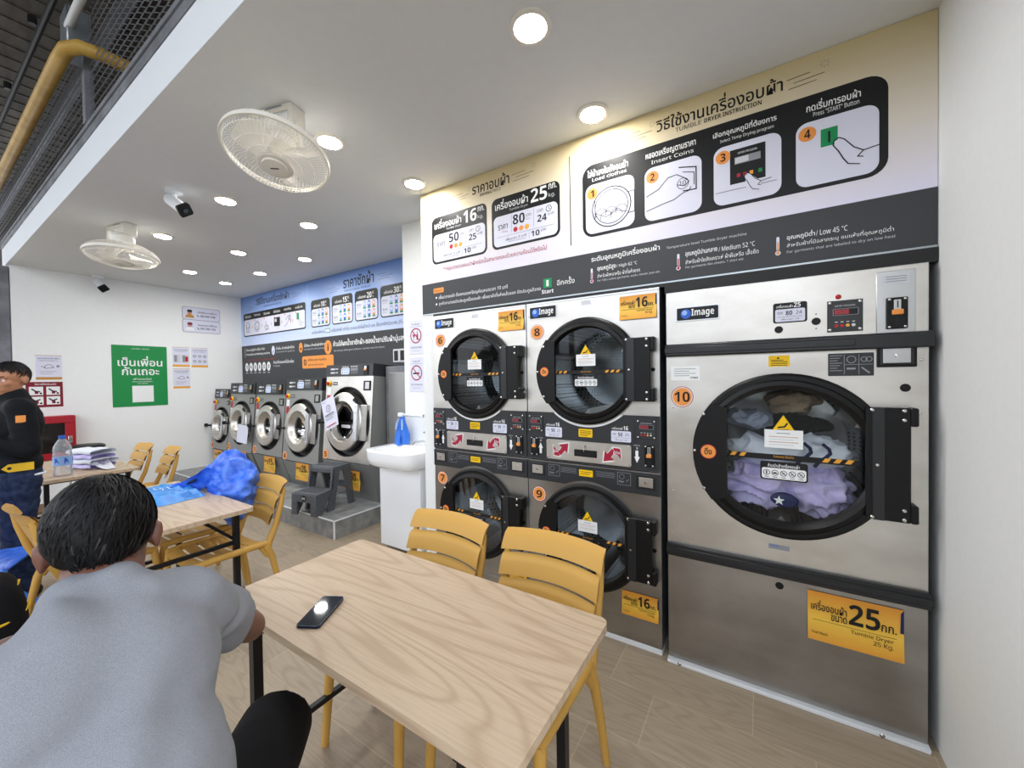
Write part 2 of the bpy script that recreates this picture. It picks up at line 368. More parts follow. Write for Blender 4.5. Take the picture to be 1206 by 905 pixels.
def bake(mb, name, parent, voxel, smooth_it=6, origin=(0, 0, 0), disp=None, sm=80):
    """closed pieces fused into one continuous skin"""
    o = mb.build(name, None, 0)
    r = o.modifiers.new('r', 'REMESH'); r.mode = 'VOXEL'; r.voxel_size = voxel
    if smooth_it: q = o.modifiers.new('s', 'SMOOTH'); q.iterations = smooth_it; q.factor = .5
    dg = bpy.context.evaluated_depsgraph_get(); me = bpy.data.meshes.new_from_object(o.evaluated_get(dg))
    bpy.data.objects.remove(o)
    me.materials.clear(); me.materials.append(MATS[mb.names[0]])
    me.polygons.foreach_set('material_index', [0]*len(me.polygons))
    if disp:
        ns = [v.normal.copy() for v in me.vertices]
        for v, nn in zip(me.vertices, ns): v.co += nn*disp(v.co)
    for v in me.vertices: v.co -= Vector(origin)
    me.polygons.foreach_set('use_smooth', [True]*len(me.polygons)); me.update()
    me.name = name; o = bpy.data.objects.new(name, me); COL.objects.link(o); o.parent = parent
    return o
CZ = 3.013          # ceiling height
LX = -8.28          # left wall
# ================================================================== SETTING
b = MB(); b.box(-9.6, .6, -3.4, 2.0, -.1, 0, 'floor_wood'); struct(b.build('floor', None, 0))
b = MB(); b.box(LX-.3, .5, -1.522, 1.6, CZ, CZ+.1, 'ceil'); struct(b.build('ceiling', None, 0))
b = MB(); b.box(0, .25, -1.9, 1.6, 0, CZ, 'wall'); struct(b.build('wall_right', None, 0))
b = MB(); b.box(LX-.25, LX, -1.50, 1.6, 0, CZ, 'wall'); struct(b.build('wall_left', None, 0))
b = MB(); b.box(-2.89, 0, .004, .72, 2.06, CZ, 'wall'); struct(b.build('wall_back', None, 0))                       # bulkhead over the dryers
b = MB(); b.box(-2.89, 0, .72, .80, 0, CZ, 'wall'); struct(b.build('wall_recess', None, 0))
b = MB(); b.box(-3.478, -2.89, .335, 1.2, 0, CZ, 'wall'); b.box(-2.89, -2.765, 0, .335, 0, 2.06, 'wall'); b.box(-2.89, -2.88, .335, .72, 0, 2.06, 'wall'); struct(b.build('wall_column', None, 0))
b = MB(); b.box(LX, -3.478, 1.0, 1.2, 0, CZ, 'wall'); struct(b.build('wall_north', None, 0))                          # behind the washers
b = MB(); b.box(-2.765, -1.05, -.012, .03, 2.037, 2.056, 'rubber'); b.box(-1.05, -.002, -.012, .03, 1.997, 2.056, 'rubber'); struct(b.build('gap_shade', None, 0))  # black strips standing in for the shade in the gap over the dryers
# white fascia over the open shop front
b = MB(); b.box(LX-.3, .5, -1.526, -1.5225, CZ, 3.236, 'trimwhite', 0); o = struct(b.build('trim_1', None, 0))
b = MB(); b.box(LX-.3, .5, -1.536, -1.45, 3.238, 3.34, 'steel_paint', .005); b.box(LX-.3, .5, -1.545, -1.50, 3.285, 3.291, 'steel_paint'); struct(b.build('steel_beam', None, 0))
b = MB(); b.box(-24, .6, -5.2, 2.2, 5.0, 5.06, 'roof_dark')
for i in range(102): x = -23.9+i*.24; b.box(x, x+.07, -5.2, 2.2, 4.988, 5.0, 'roof_dark')
for i in range(5): y = -4.6+i*1.15; b.box(-24, .6, y, y+.07, 4.84, 4.965, 'steel_paint')
struct(b.build('roof', None, 0))
b = MB(); b.box(-24, .6, -.9, -.8, CZ+.1, 5.0, 'roof_dark'); struct(b.build('loft_shade', None, 0))  # dark sheet added behind the mesh in place of the unlit void
# platform under the washers, with white tile trims
b = MB(); b.box(LX, -4.111, -.019, 1.0, 0, .18, 'stone_tile', 0)
b.box(LX, -4.108, -.022, -.012, .172, .183, 'trimwhite'); b.box(-4.118, -4.108, -.022, 1.0, .172, .183, 'trimwhite'); b.box(-4.120, -4.107, -.023, -.010, 0, .184, 'trimwhite')
o = struct(b.build('floor_platform', None, 0))
# steel corner post at the open end of the left wall
b = MB(); b.box(LX-.10, LX-.02, -1.60, -1.505, 0, CZ-.02, 'steel_paint', .006); b.box(LX-.10, LX-.02, -1.604, -1.60, 2.6, 2.75, 'steel_paint', .001); struct(b.build('column_steel', None, 0))
# ================================================================== BANNERS
B9 = .013
def flourish(g, x0, x1, z, s, Y, m='ink', side=1):
    h = (x1-x0)
    for k, (a, c) in enumerate(((0, .62), (.18, 1), (.05, .8))):
        zz = z+(1-k)*s
        g.line([(x0+h*a, zz), (x0+h*c, zz+.004)], s*.12, m, Y, 2)
    cx = x1 if side > 0 else x1
    for q in range(8): g.line([(cx+s*.4*math.cos(q*PI/4), z+s*1.9+s*.4*math.sin(q*PI/4)), (cx+s*.8*math.cos(q*PI/4), z+s*1.9+s*.8*math.sin(q*PI/4))], s*.1, 'grey', Y, 2)
def hand(g, ox, oz, s, Y, m='ink', L=4):
    """line drawing of a pointing hand; the finger tip is at ox, oz"""
    P = [(0, 0), (.10, .06), (.22, -.02), (.42, -.30), (.62, -.45), (1.0, -.40)]
    Q = [(0, 0), (-.02, -.12), (.10, -.32), (.20, -.55), (.30, -.72), (.55, -.80)]
    for T in (P, Q): g.line([(ox+x*s, oz+z*s) for x, z in T], s*.028, m, Y, L)
    g.line([(ox+.62*s, oz-.45*s), (ox+.5*s, oz-.58*s), (ox+.62*s, oz-.62*s)], s*.028, m, Y, L)
g = MB(); Y = -.002
g.box(-2.888, -.002, -.002, .004, 2.30, CZ-.002, 'dry_print'); g.box(-2.886, -.002, -.003, .004, 2.062, 2.30, 'dark', 0); g.box(-2.886, -.002, -.004, .004, 2.056, 2.066, 'galv')
# price half
g.text('ราคาอบผ้า', -2.37, -2.05, 2.88, 2.965, 'ink', Y, 2, B9); g.text('DRYING', -2.30, -2.20, 2.853, 2.873, 'ink', Y, 2, .01); g.text('PRICE', -2.19, -2.12, 2.853, 2.873, 'ink2', Y, 2)
flourish(g, -2.55, -2.40, 2.895, .02, Y); flourish(g, -2.03, -1.86, 2.905, .022, Y)
def card(g, x0, x1, z0, z1, kg, price, minute, dots, add):
    w = x1-x0; g.rect(x0, x1, z0, z1, 'ink', Y, 1, .045); zi = z0+.225; g.rect(x0+.016, x1-.016, z0+.016, zi, 'lilac', Y, 2, .035)
    g.text('เครื่องอบผ้า', x0+.03, x0+w*.56, zi+.045, zi+.115, 'white', Y, 3, B9); g.text('Tumble Dryer', x0+w*.28, x0+w*.56, zi+.015, zi+.037, 'ltgrey', Y, 3)
    g.text(kg, x0+w*.60, x0+w*.83, zi+.03, zi+.12, 'white', Y, 3, .03); g.text('กก.', x0+w*.85, x0+w*.96, zi+.085, zi+.12, 'white', Y, 3, .01); g.text('kg.', x0+w*.85, x0+w*.94, zi+.03, zi+.062, 'ltgrey', Y, 3)
    zc = z0+.155
    g.text('ราคา', x0+w*.10, x0+w*.25, zc-.025, zc+.01, 'ink', Y, 3, .008); g.text('Price', x0+w*.17, x0+w*.25, zc-.048, zc-.036, 'brick', Y, 3)
    g.text(price, x0+w*.33, x0+w*.51, zc-.012, zc+.055, 'ink', Y, 3, .012); g.text('บาท', x0+w*.53, x0+w*.60, zc+.02, zc+.038, 'ink', Y, 3); g.text('Baht', x0+w*.53, x0+w*.59, zc+.0, zc+.012, 'grey', Y, 3)
    for k, c in enumerate(('brick', 'orange', 'amber')): g.disc(x0+w*(.37+.085*k), zc-.045, .017, c, Y, 3)
    g.line([(x0+w*.31, zc-.06), (x0+w*.31, zc+.06)], .0025, 'grey', Y, 3); g.line([(x0+w*.64, zc-.06), (x0+w*.64, zc+.06)], .0025, 'grey', Y, 3)
    g.text('เวลา', x0+w*.69, x0+w*.77, zc+.027, zc+.047, 'ink', Y, 3); g.ring(x0+w*.85, zc+.036, .019, .004, 'ink', Y, 3); g.line([(x0+w*.85, zc+.048), (x0+w*.85, zc+.036), (x0+w*.87, zc+.030)], .003, 'ink', Y, 3)
    g.text(minute, x0+w*.69, x0+w*.82, zc-.035, zc+.01, 'ink', Y, 3, .01); g.text('นาที', x0+w*.84, x0+w*.92, zc-.008, zc+.010, 'ink', Y, 3)
    g.line([(x0+w*.08, zc-.073), (x0+w*.92, zc-.073)], .0025, 'grey', Y, 3); g.line([(x0+w*.57, zc-.085), (x0+w*.57, zc-.125)], .0025, 'grey', Y, 3)
    g.text(add, x0+w*.22, x0+w*.53, zc-.108, zc-.083, 'ink', Y, 3); g.text('10', x0+w*.60, x0+w*.72, zc-.12, zc-.083, 'ink', Y, 3, .01); g.text('บาท', x0+w*.74, x0+w*.81, zc-.10, zc-.085, 'ink', Y, 3)
    g.line([(x0+w*.26, zc-.118), (x0+w*.52, zc-.118)], .003, 'grey', Y, 3)
card(g, -2.772, -2.243, 2.44, 2.80, '16', '50', '25', 3, 'เพิ่มเวลา 5 นาที'); card(g, -2.200, -1.674, 2.447, 2.80, '25', '80', '24', 3, 'เพิ่มเวลา 3 นาที')
g.text('**กรุณาตรวจสอบว่าผ้าชนิดนั้นสามารถอบด้วยความร้อนได้หรือไม่', -2.66, -1.77, 2.368, 2.418, 'red', Y, 2, .004, 1)
g.line([(-1.605, 2.92), (-1.602, 2.37)], .006, 'ink2', Y, 2)
Y = -.0032
g.rect(-2.764, -2.658, 2.218, 2.256, 'orange', Y, 3, .008); g.text('คำแนะนำ', -2.752, -2.67, 2.226, 2.25, 'ink', Y, 4)
for z in (2.19, 2.14): g.disc(-2.735, z-.008, .008, 'white', Y, 3)
g.text('เพิ่มเวลาอบผ้า ต้องหยอดเหรียญก่อนหมดเวลา 10 นาที', -2.71, -2.075, 2.163, 2.203, 'white', Y, 3, 0, 1)
g.text('ลูกค้าสามารถเปิดประตูเครื่องอบผ้า เพื่อเอาผ้าที่แห้งแล้วออก ปิดประตูแล้วกด', -2.71, -1.818, 2.113, 2.153, 'white', Y, 3, 0, 1)
g.rect(-1.797, -1.738, 2.13, 2.19, 'green', Y, 3); g.rect(-1.776, -1.76, 2.14, 2.18, 'white', Y, 4); g.text('Start', -1.81, -1.725, 2.095, 2.12, 'white', Y, 3, .01); g.text('อีกครั้ง', -1.70, -1.58, 2.135, 2.18, 'white', Y, 3)
Y = -.002
# instruction half
g.text('วิธีใช้งานเครื่องอบผ้า', -1.09, -.515, 2.888, 2.975, 'ink', Y, 2, B9); g.text('TUMBLE', -.99, -.865, 2.857, 2.879, 'ink2', Y, 2); g.text('DRYER INSTRUCTION', -.85, -.60, 2.857, 2.879, 'ink', Y, 2, .01)
flourish(g, -1.28, -1.11, 2.905, .02, Y); flourish(g, -.50, -.36, 2.905, .022, Y)
g.rect(-1.522, -.149, 2.394, 2.826, 'ink', Y, 1, .07)
ct = [(-1.502, -1.210, 'ใส่ผ้าลงในถังอบผ้า', 'Load clothes'), (-1.153, -.864, 'หยอดเหรียญตามราคา', 'Insert Coins'), (-.808, -.522, 'เลือกอุณหภูมิที่ต้องการ', 'Select Temp Drying program'), (-.466, -.178, 'กดเริ่มการอบผ้า', 'Press "START" Button')]
for k, (a, c, th, en) in enumerate(ct):
    g.rect(a, c, 2.412, 2.705, 'lilac', Y, 2, .045)
    w = (.245, .255, .27, .19)[k]; x = (a+c)/2; g.text(th, x-w/2-.01, x+w/2-.01, 2.752, 2.797, 'white', Y, 2, .014); g.text(en, x-w*.42, x+w*.42, 2.724, 2.744, 'white', Y, 2)
    g.disc(a+.042, 2.652, .033, 'orange', Y, 4); g.text(str(k+1), a+.031, a+.054, 2.632, 2.672, 'ink', Y, 5, .02)
x, z = -1.345, 2.55; g.ring(x, z, .115, .006, 'ink', Y, 3); g.ring(x, z, .098, .004, 'ink', Y, 3)
g.line([(x-.098, z+.06), (x-.098, z-.06)], .004, 'ink', Y, 3); g.line([(x+.098, z+.06), (x+.135, z+.06), (x+.135, z-.06), (x+.098, z-.06)], .004, 'ink', Y, 3)
for k in range(5): g.ring(x-.06+.03*k, z-.035-.02*(k % 2), .034, .003, 'ink', Y, 3, 12, 10, 200)
g.line([(x-.09, z-.025), (x-.03, z-.055), (x+.03, z-.03), (x+.09, z-.05)], .003, 'ink', Y, 3)
g.line([(-1.145, 2.55), (-1.08, 2.575), (-1.03, 2.625), (-.985, 2.63), (-.95, 2.605), (-.925, 2.58), (-.945, 2.56), (-.985, 2.575)], .004, 'ink', Y, 3)
g.line([(-1.145, 2.47), (-1.06, 2.49), (-1.0, 2.50), (-.955, 2.525), (-.925, 2.53), (-.915, 2.55)], .004, 'ink', Y, 3); g.ring(-.955, 2.575, .028, .003, 'ink', Y, 3)
g.line([(-.975, 2.665), (-.89, 2.645), (-.89, 2.53), (-.955, 2.535)], .006, 'ink', Y, 3); g.line([(-.955, 2.635), (-.90, 2.62), (-.90, 2.555)], .004, 'ink', Y, 3); g.text('10', -.972, -.94, 2.565, 2.59, 'ink', Y, 4)
g.rect(-.735, -.585, 2.505, 2.675, 'ink', Y, 3); g.rect(-.715, -.605, 2.60, 2.635, 'grey', Y, 4); g.rect(-.712, -.655, 2.604, 2.632, 'ltgrey', Y, 5); g.text('DRYER PROGRAM', -.70, -.62, 2.648, 2.658, 'white', Y, 4)
for k, c in enumerate(('red', 'red', 'amber', 'green')): g.rect(-.705+.027*k+(.01 if k == 3 else 0), -.69+.027*k+(.01 if k == 3 else 0), 2.535, 2.553, c, Y, 4)
g.line([(-.80, 2.478), (-.54, 2.478)], .004, 'grey', Y, 3); g.pl([(-.672, 2.54), (-.655, 2.545), (-.605, 2.49), (-.60, 2.44), (-.665, 2.44), (-.665, 2.48)], 'lilac', Y, 4); hand(g, -.672, 2.54, .11, Y, L=5)
g.rect(-.375, -.315, 2.575, 2.655, 'green', Y, 3); g.rect(-.349, -.341, 2.59, 2.64, 'ink', Y, 4); g.pl([(-.33, 2.585), (-.30, 2.60), (-.23, 2.50), (-.18, 2.51), (-.18, 2.45), (-.26, 2.44)], 'lilac', Y, 4); hand(g, -.328, 2.59, .16, Y, L=5)
# temperature strip
Y = -.0032
g.text('ระดับอุณหภูมิเครื่องอบผ้า', -1.47, -1.075, 2.235, 2.285, 'white', Y, 2, .014); g.text('Temperature level Tumble Dryer machine', -1.04, -.665, 2.237, 2.255, 'ltgrey', Y, 2)
for x, ths, en1, th2, en2, w1, w2, w3 in ((-1.468, 'อุณหภูมิสูง', '/ High 62 °C', 'สำหรับผ้าหนาหรือ ผ้าที่แห้งยาก', 'For 100% cotton garments, socks, towels, jean etc.', .235, .25, .36),
                                      (-.980, 'อุณหภูมิปานกลาง', '/ Medium 52 °C', 'สำหรับผ้าใยสังเคราะห์ ผ้าผืนหรือ เสื้อยืด', 'For garments like sheets, T shirt etc.', .315, .33, .27),
                                      (-.537, 'อุณหภูมิต่ำ', '/ Low 45 °C', 'สำหรับผ้าที่มีฉลากระบุ อบแห้งที่อุณหภูมิต่ำ', 'For garments that are labeled to dry on low heat', .22, .37, .375)):
    g.rect(x-.006, x+.006, 2.14, 2.205, 'lilac', Y, 2, .006); g.rect(x-.003, x+.003, 2.13, 2.18, 'brick' if x < -.9 else 'orange', Y, 3); g.disc(x, 2.128, .011, 'lilac', Y, 3); g.disc(x, 2.128, .007, 'brick' if x < -.9 else 'orange', Y, 4)
    q = x+.035; g.text(ths, q, q+w1*.48, 2.178, 2.212, 'white', Y, 2, .012); g.text(en1, q+w1*.5, q+w1, 2.182, 2.206, 'white', Y, 2)
    g.text(th2, q, q+w2, 2.143, 2.172, 'white', Y, 2, 0, 1); g.text(en2, q, q+w3, 2.117, 2.133, 'ltgrey', Y, 2, 0, 1)
tag(g.build('wall_banner', None, 0), 'cream and dark grey dryer price and instruction banner above the stacked dryers', 'banner')

g = MB(); Y = .996
g.box(LX+.002, -3.482, Y, 1.0, 2.17, CZ-.002, 'wash_print'); g.box(LX+.002, -3.482, Y-.001, 1.0, 1.50, 2.17, 'dark')
g.text('วิธีใช้งานเครื่องซักผ้า', -7.75, -6.72, 2.83, 2.975, 'ink', Y, 2, B9); g.text('WASHING MACHINE INSTRUCTION', -7.50, -6.95, 2.772, 2.80, 'ink', Y, 2)
flourish(g, -8.08, -7.82, 2.80, .03, Y); flourish(g, -6.68, -6.40, 2.86, .03, Y)
g.rect(-8.19, -6.275, 2.325, 2.72, 'ink', Y, 1, .04); g.rect(-8.17, -6.295, 2.345, 2.61, 'lilac', Y, 2, .03)
for k, th in enumerate(('ใส่ผ้าลงถัง', 'ปิดประตู', 'ใส่น้ำยาซักผ้า', 'เลือกโปรแกรม', 'หยอดเหรียญ', 'กดเริ่มซัก')):
    x = -8.13+k*.315; g.text(th, x, x+.2, 2.645, 2.69, 'white', Y, 3, .012); cx = x+.09; cz = 2.48
    g.disc(x+.02, 2.585, .014, 'orange', Y, 4)
    if k < 5: g.pl([(x+.235, cz+.03), (x+.262, cz), (x+.235, cz-.03)], 'orange', Y, 3)
    if k == 0: g.line([(cx-.06, cz+.06), (cx-.05, cz-.08), (cx+.05, cz-.08), (cx+.07, cz+.06)], .008, 'ink', Y, 3); g.ring(cx, cz+.04, .05, .007, 'ink', Y, 3); g.line([(cx-.05, cz), (cx, cz-.06), (cx+.05, cz+.01)], .007, 'ink', Y, 3)
    elif k == 1: g.ring(cx, cz, .085, .008, 'ink', Y, 3); g.ring(cx, cz, .06, .007, 'ink', Y, 3); g.ring(cx, cz-.03, .03, .006, 'ink', Y, 3)
    elif k == 2: g.line([(cx-.03, cz+.06), (cx-.01, cz), (cx-.07, cz-.03), (cx-.03, cz-.09), (cx+.06, cz-.07), (cx+.03, cz)], .007, 'ink', Y, 3); g.ring(cx+.01, cz-.045, .03, .006, 'ink', Y, 3)
    elif k == 3: g.rect(cx-.08, cx+.10, cz-.05, cz+.09, 'ink', Y, 3); g.rect(cx-.06, cx+.0, cz+.02, cz+.07, 'ltgrey', Y, 4); hand(g, cx, cz-.01, .10, Y)
    elif k == 4: g.line([(cx-.08, cz-.08), (cx, cz-.03), (cx+.06, cz+.04), (cx+.03, cz+.09), (cx-.05, cz+.02)], .007, 'ink', Y, 3); g.ring(cx+.06, cz+.05, .03, .006, 'ink', Y, 3); g.line([(cx+.08, cz+.1), (cx+.1, cz-.03)], .012, 'ink', Y, 3)
    else: g.rect(cx-.05, cx+.01, cz, cz+.10, 'green', Y, 3); hand(g, cx, cz, .13, Y)
g.line([(-6.22, 2.96), (-6.21, 2.30)], .006, 'ltgrey', Y, 2)
g.text('ราคาซักผ้า', -5.36, -4.73, 2.79, 2.955, 'ink', Y, 2, B9); g.text('WASHING PRICE', -5.34, -4.80, 2.742, 2.768, 'ink', Y, 2)
flourish(g, -5.70, -5.45, 2.80, .03, Y); flourish(g, -4.66, -4.38, 2.84, .03, Y)
for k, kg in enumerate(('10', '15', '20', '30')):
    x0 = -6.135+.507*k; x1 = x0+.465; g.rect(x0, x1, 2.322, 2.715, 'ink', Y, 1, .05); g.rect(x0+.016, x1-.016, 2.338, 2.585, 'lilac', Y, 2, .035)
    g.text('เครื่องซักผ้า', x0+.07, x0+.235, 2.613, 2.66, 'white', Y, 3, .01); g.text(kg, x0+.25, x0+.34, 2.605, 2.68, 'white', Y, 3, .03); g.text('กก.', x0+.35, x0+.39, 2.645, 2.68, 'white', Y, 3); g.text('kg.', x0+.35, x0+.385, 2.605, 2.63, 'white', Y, 3)
    for r_, (th, en) in enumerate((('ซักด่วน', 'Quick'), ('ซักปกติ', 'Normal'))):
        z = 2.525-.115*r_; g.text(th, x0+.04, x0+.13, z-.005, z+.03, 'ink', Y, 3); g.text(en, x0+.04, x0+.12, z-.035, z-.015, 'grey', Y, 3)
        for q, c in enumerate(('sky', 'blue', 'orange')):
            cx = x0+.20+.09*q; g.rect(cx-.025, cx+.025, z-.03, z+.04, c, Y, 3, .012); g.rect(cx-.018, cx+.018, z-.005, z+.03, 'lilac', Y, 4, .006); g.rect(cx-.012, cx+.012, z+.04, z+.052, c, Y, 3); g.rect(cx-.028, cx+.028, z-.05, z-.03, 'green', Y, 4)
g.text('ยกเว้นการซักด่วน', -6.12, -5.82, 2.23, 2.28, 'ink', Y, 2); g.rect(-5.80, -5.68, 2.225, 2.285, 'green', Y, 2); g.rect(-5.79, -5.69, 2.233, 2.277, 'lilac', Y, 3)
g.text('เครื่องซักผ้า เท่านั้น ระบบจะซักไม่ต่ำกว่า และ ใช้เวลาซักประมาณ 25-30 นาที', -5.65, -4.05, 2.225, 2.29, 'ink', Y, 2, 0, 1)
g.line([(-8.16, 2.13), (-8.16, 1.97)], .008, 'white', Y-.001, 2); g.text('ข้อควรปฏิบัติ เครื่องซักผ้า', -8.11, -7.48, 2.065, 2.125, 'white', Y-.001, 2, .012); g.text('Precaution use Washing machine', -8.11, -7.33, 1.99, 2.035, 'white', Y-.001, 2, .008)
for x, c, th in ((-7.22, 'lilac', 'น้ำเย็น สำหรับผ้าทั่วไป'), (-6.42, 'orange', 'น้ำร้อน สำหรับผ้าสีขาว')):
    g.disc(x, 2.05, .05, c, Y-.001, 2, 24, .075); g.disc(x, 2.03, .02, 'ink' if c == 'orange' else 'sky', Y-.001, 3); g.text(th, x+.09, x+.62, 2.055, 2.105, 'white', Y-.001, 2, .012); g.text('Cold water for general' if c == 'lilac' else 'Hot water for white garments', x+.09, x+.62, 2.0, 2.03, 'ltgrey', Y-.001, 2)
g.text('**กรุณาเลือกโปรแกรมให้เหมาะกับผ้า', -8.13, -7.15, 1.895, 1.935, 'brick', Y-.001, 2)
for k in range(6):
    x = -8.11+.147*k; g.disc(x, 1.80, .058, 'white', Y-.001, 2, 24, .075); g.text(('1', '~', '8', '8', 'x', '0')[k], x-.02, x+.02, 1.77, 1.83, 'ink', Y-.001, 3, .02); g.rect(x-.04, x+.04, 1.695, 1.706, 'ltgrey', Y-.001, 2)
g.text('ห้ามนำสิ่งของเหล่านี้เข้าเครื่อง', -7.22, -6.62, 1.835, 1.895, 'white', Y-.001, 2, .012); g.text('Prohibited', -7.22, -7.03, 1.785, 1.812, 'ltgrey', Y-.001, 2)
g.disc(-5.735, 2.02, .085, 'orange', Y-.001, 2, 28, .10); g.text('i', -5.75, -5.72, 1.97, 2.07, 'ink', Y-.001, 3, .02)
g.text('ห้ามใส่ผงน้ำยาซักผ้า-ซองน้ำยาปรับผ้านุ่มลงในถังซัก', -5.61, -3.9, 2.0, 2.115, 'white', Y-.001, 2, .02); g.text('Do not put detergent softener sachets into the drum', -5.60, -4.55, 1.945, 1.975, 'ltgrey', Y-.001, 2)
g.rect(-6.39, -5.61, 1.735, 1.915, 'orange', Y-.001, 2, .03); g.text('0', -6.35, -6.28, 1.78, 1.87, 'ink', Y-.001, 3, .03); g.text('น้ำที่ค้างอยู่ภายในเครื่อง', -6.24, -5.78, 1.83, 1.885, 'ink', Y-.001, 3, .01); g.text('water left inside machine', -6.24, -5.85, 1.775, 1.80, 'ink', Y-.001, 3)
tag(g.build('wall_banner', None, 0), 'blue and dark grey washing price and instruction banner behind the washers', 'banner')

# ================================================================== SIGNS ON THE COLUMN AND THE LEFT WALL
def sign_no(label, z0, z1, th, en, kind):
    t = thing('wall_sign', label, 'sign', (-3.313, .333, z0), 0, 'prohibition signs on the column'); g = MB(); h = z1-z0
    g.box(-.092, .092, -.003, .001, 0, h, 'lilac'); g.build('sign_panel', t, 0); g = MB()
    g.text(th, -.05, .05, h-.05, h-.022, 'ink', -.003, 1); g.line([(-.075, h-.06), (.075, h-.06)], .003, 'grey', -.003, 1)
    cz = h*.54; g.ring(0, cz, .066, .011, 'red', -.003, 3); g.line([(-.045, cz+.045), (.045, cz-.045)], .010, 'red', -.003, 3)
    if kind: g.rect(.008, .028, cz-.04, cz+.015, 'red', -.003, 2, .006); g.rect(.014, .022, cz+.01, cz+.04, 'red', -.003, 2); g.pl([(-.045, cz+.012), (-.005, cz+.012), (-.02, cz-.015), (-.03, cz-.015)], 'red', -.003, 2); g.line([(-.025, cz-.015), (-.025, cz-.04)], .004, 'red', -.003, 2)
    else: g.rect(-.045, .04, cz-.012, cz+.003, 'ink', -.003, 2); g.rect(.028, .04, cz-.012, cz+.003, 'brick', -.003, 3); g.line([(.034, cz+.01), (.028, cz+.02), (.036, cz+.03)], .003, 'ink', -.003, 2)
    g.text(en, -.07, .07, .05, .072, 'ink', -.003, 1); g.line([(-.05, .03), (.05, .03)], .003, 'grey', -.003, 1)
    g.build('print', t, 0)
sign_no('white no-alcohol sign with a crossed-out bottle on the white column', 1.788, 2.10, 'ห้ามดื่มสุรา', 'No Alcohol drinks', 1)
sign_no('white no-smoking sign with a crossed-out cigarette on the white column', 1.44, 1.756, 'ห้ามสูบบุหรี่', 'No Smoking', 0)
def wallthing(name, label, cat, y0, z0, group=None): return thing(name, label, cat, (LX, y0, z0), PI/2, group)
t = wallthing('poster', 'large green poster with white Thai lettering on the white side wall', 'poster', -.643, 1.215); w, h = .605, .885; g = MB()
g.box(0, w, -.004, -.0005, 0, h, 'greenposter'); g.text('LAUNDRY SERVICE', .21, .40, h-.055, h-.04, 'white', -.004, 1)
g.text('เป็นเพื่อน', .06, .55, .585, .735, 'white', -.004, 1, .016); g.text('กันเถอะ', .10, .51, .455, .575, 'white', -.004, 1, .016)
g.text('เพียงแอดไลน์', .22, .42, .385, .415, 'white', -.004, 1, .01); g.text('รับข่าวสารและสิทธิพิเศษ', .21, .43, .352, .372, 'white', -.004, 1); g.text('Line Official', .265, .375, .325, .342, 'white', -.004, 1)
g.rect(.205, .44, .06, .30, 'white', -.004, 1); g.build('poster_sheet', t, 0)
for k, (lab, y0, z0, hair_c, num) in enumerate((('white contact sign with a dark-haired portrait, upper of the two on the side wall', .165, 2.555, 'ink', '082-940-1796'), ('white contact sign with a brown-haired portrait, lower of the two on the side wall', .165, 2.353, 'maroon', '093-798-1702'))):
    t = wallthing('contact_sign', lab, 'sign', y0, z0, 'contact signs'); g = MB(); w, h = .51, .205
    g.prism(rrect(0, w, 0, h, .03), -.006, -.0005, 'grey'); g.prism(rrect(.006, w-.006, .006, h-.006, .027), -.008, -.006, 'lilac'); g.build('sign_panel', t, 0); g = MB(); Y = -.008
    g.pl([(.035, .03), (.05, .075), (.08, .085), (.11, .085), (.14, .075), (.155, .03)], 'white' if k else 'tan', Y, 1); g.disc(.095, .115, .032, 'skinart', Y, 2); g.disc(.095, .138, .034, hair_c, Y, 3, 20, .022)
    if k: g.ring(.095, .07, .04, .006, 'sky', Y, 3, 16, 20, 160)
    g.text('แจ้งปัญหาการใช้งาน' if not k else 'สอบถามการใช้งาน', .20, .46, .11, .145, 'ink', Y, 1, .012); g.text(num, .235, .44, .055, .088, 'ink', Y, 1, .02); g.line([(.195, .085), (.202, .065), (.218, .055)], .011, 'ink', Y, 1)
    g.build('print', t, 0)
def notice(lab, y0, z0, w, h, kind):
    t = wallthing('notice_sheet', lab, 'notice', y0, z0, 'notices on the side wall'); g = MB(); g.box(0, w, -.003, -.0005, 0, h, 'lilac'); Y = -.003
    g.rect(0, w, 0, h*.10, 'amber' if kind != 3 else 'tan', Y, 1); g.rect(0, w, h-.006, h, 'tan', Y, 1)
    g.text('ประกาศ ข้อควรระวังการใช้งาน', w*.08, w*.92, h*.84, h*.91, 'ink', Y, 1, .01); g.text('โปรดอ่านก่อนใช้บริการ', w*.15, w*.85, h*.76, h*.81, 'ink', Y, 1)
    if kind == 1:
        for x in (.06, .54): g.rect(w*x, w*(x+.40), h*.2, h*.62, 'ltgrey', Y, 1); g.rect(w*(x+.03), w*(x+.2), h*.24, h*.58, 'grey', Y, 2)
        g.rect(w*.74, w*.90, h*.26, h*.52, 'brick', Y, 3)
    elif kind == 2:
        for i in range(3):
            for j in range(2): g.ring(w*(.2+.3*i), h*(.30+.26*j), w*.09, .005, 'ink2', Y, 1); g.rect(w*(.15+.3*i), w*(.25+.3*i), h*(.28+.26*j), h*(.32+.26*j), 'grey', Y, 2)
    elif kind in (3, 4):
        g.ring(w*.5, h*.50, w*.16, .005, 'ink2', Y, 1, 20, 0, 200); g.line([(w*.2, h*.55), (w*.4, h*.46), (w*.7, h*.5)], .006, 'ink2', Y, 1)
        for q in range(3): g.rect(w*.15, w*(.8-.1*q), h*(.34-.06*q), h*(.34-.06*q)+.004, 'grey', Y, 1)
        g.disc(w*.85, h*.55, w*.07, 'brick' if w < .21 else 'grey', Y, 1)
    g.build('paper_sheet', t, 0)
notice('small notice with two machine photos on the side wall beside the green poster', .031, 1.803, .215, .305, 1)
notice('small notice with six round icons on the side wall next to the corner', .268, 1.797, .222, .313, 2)
notice('small notice with a sketch below the notice of two photos', .032, 1.463, .214, .31, 4)
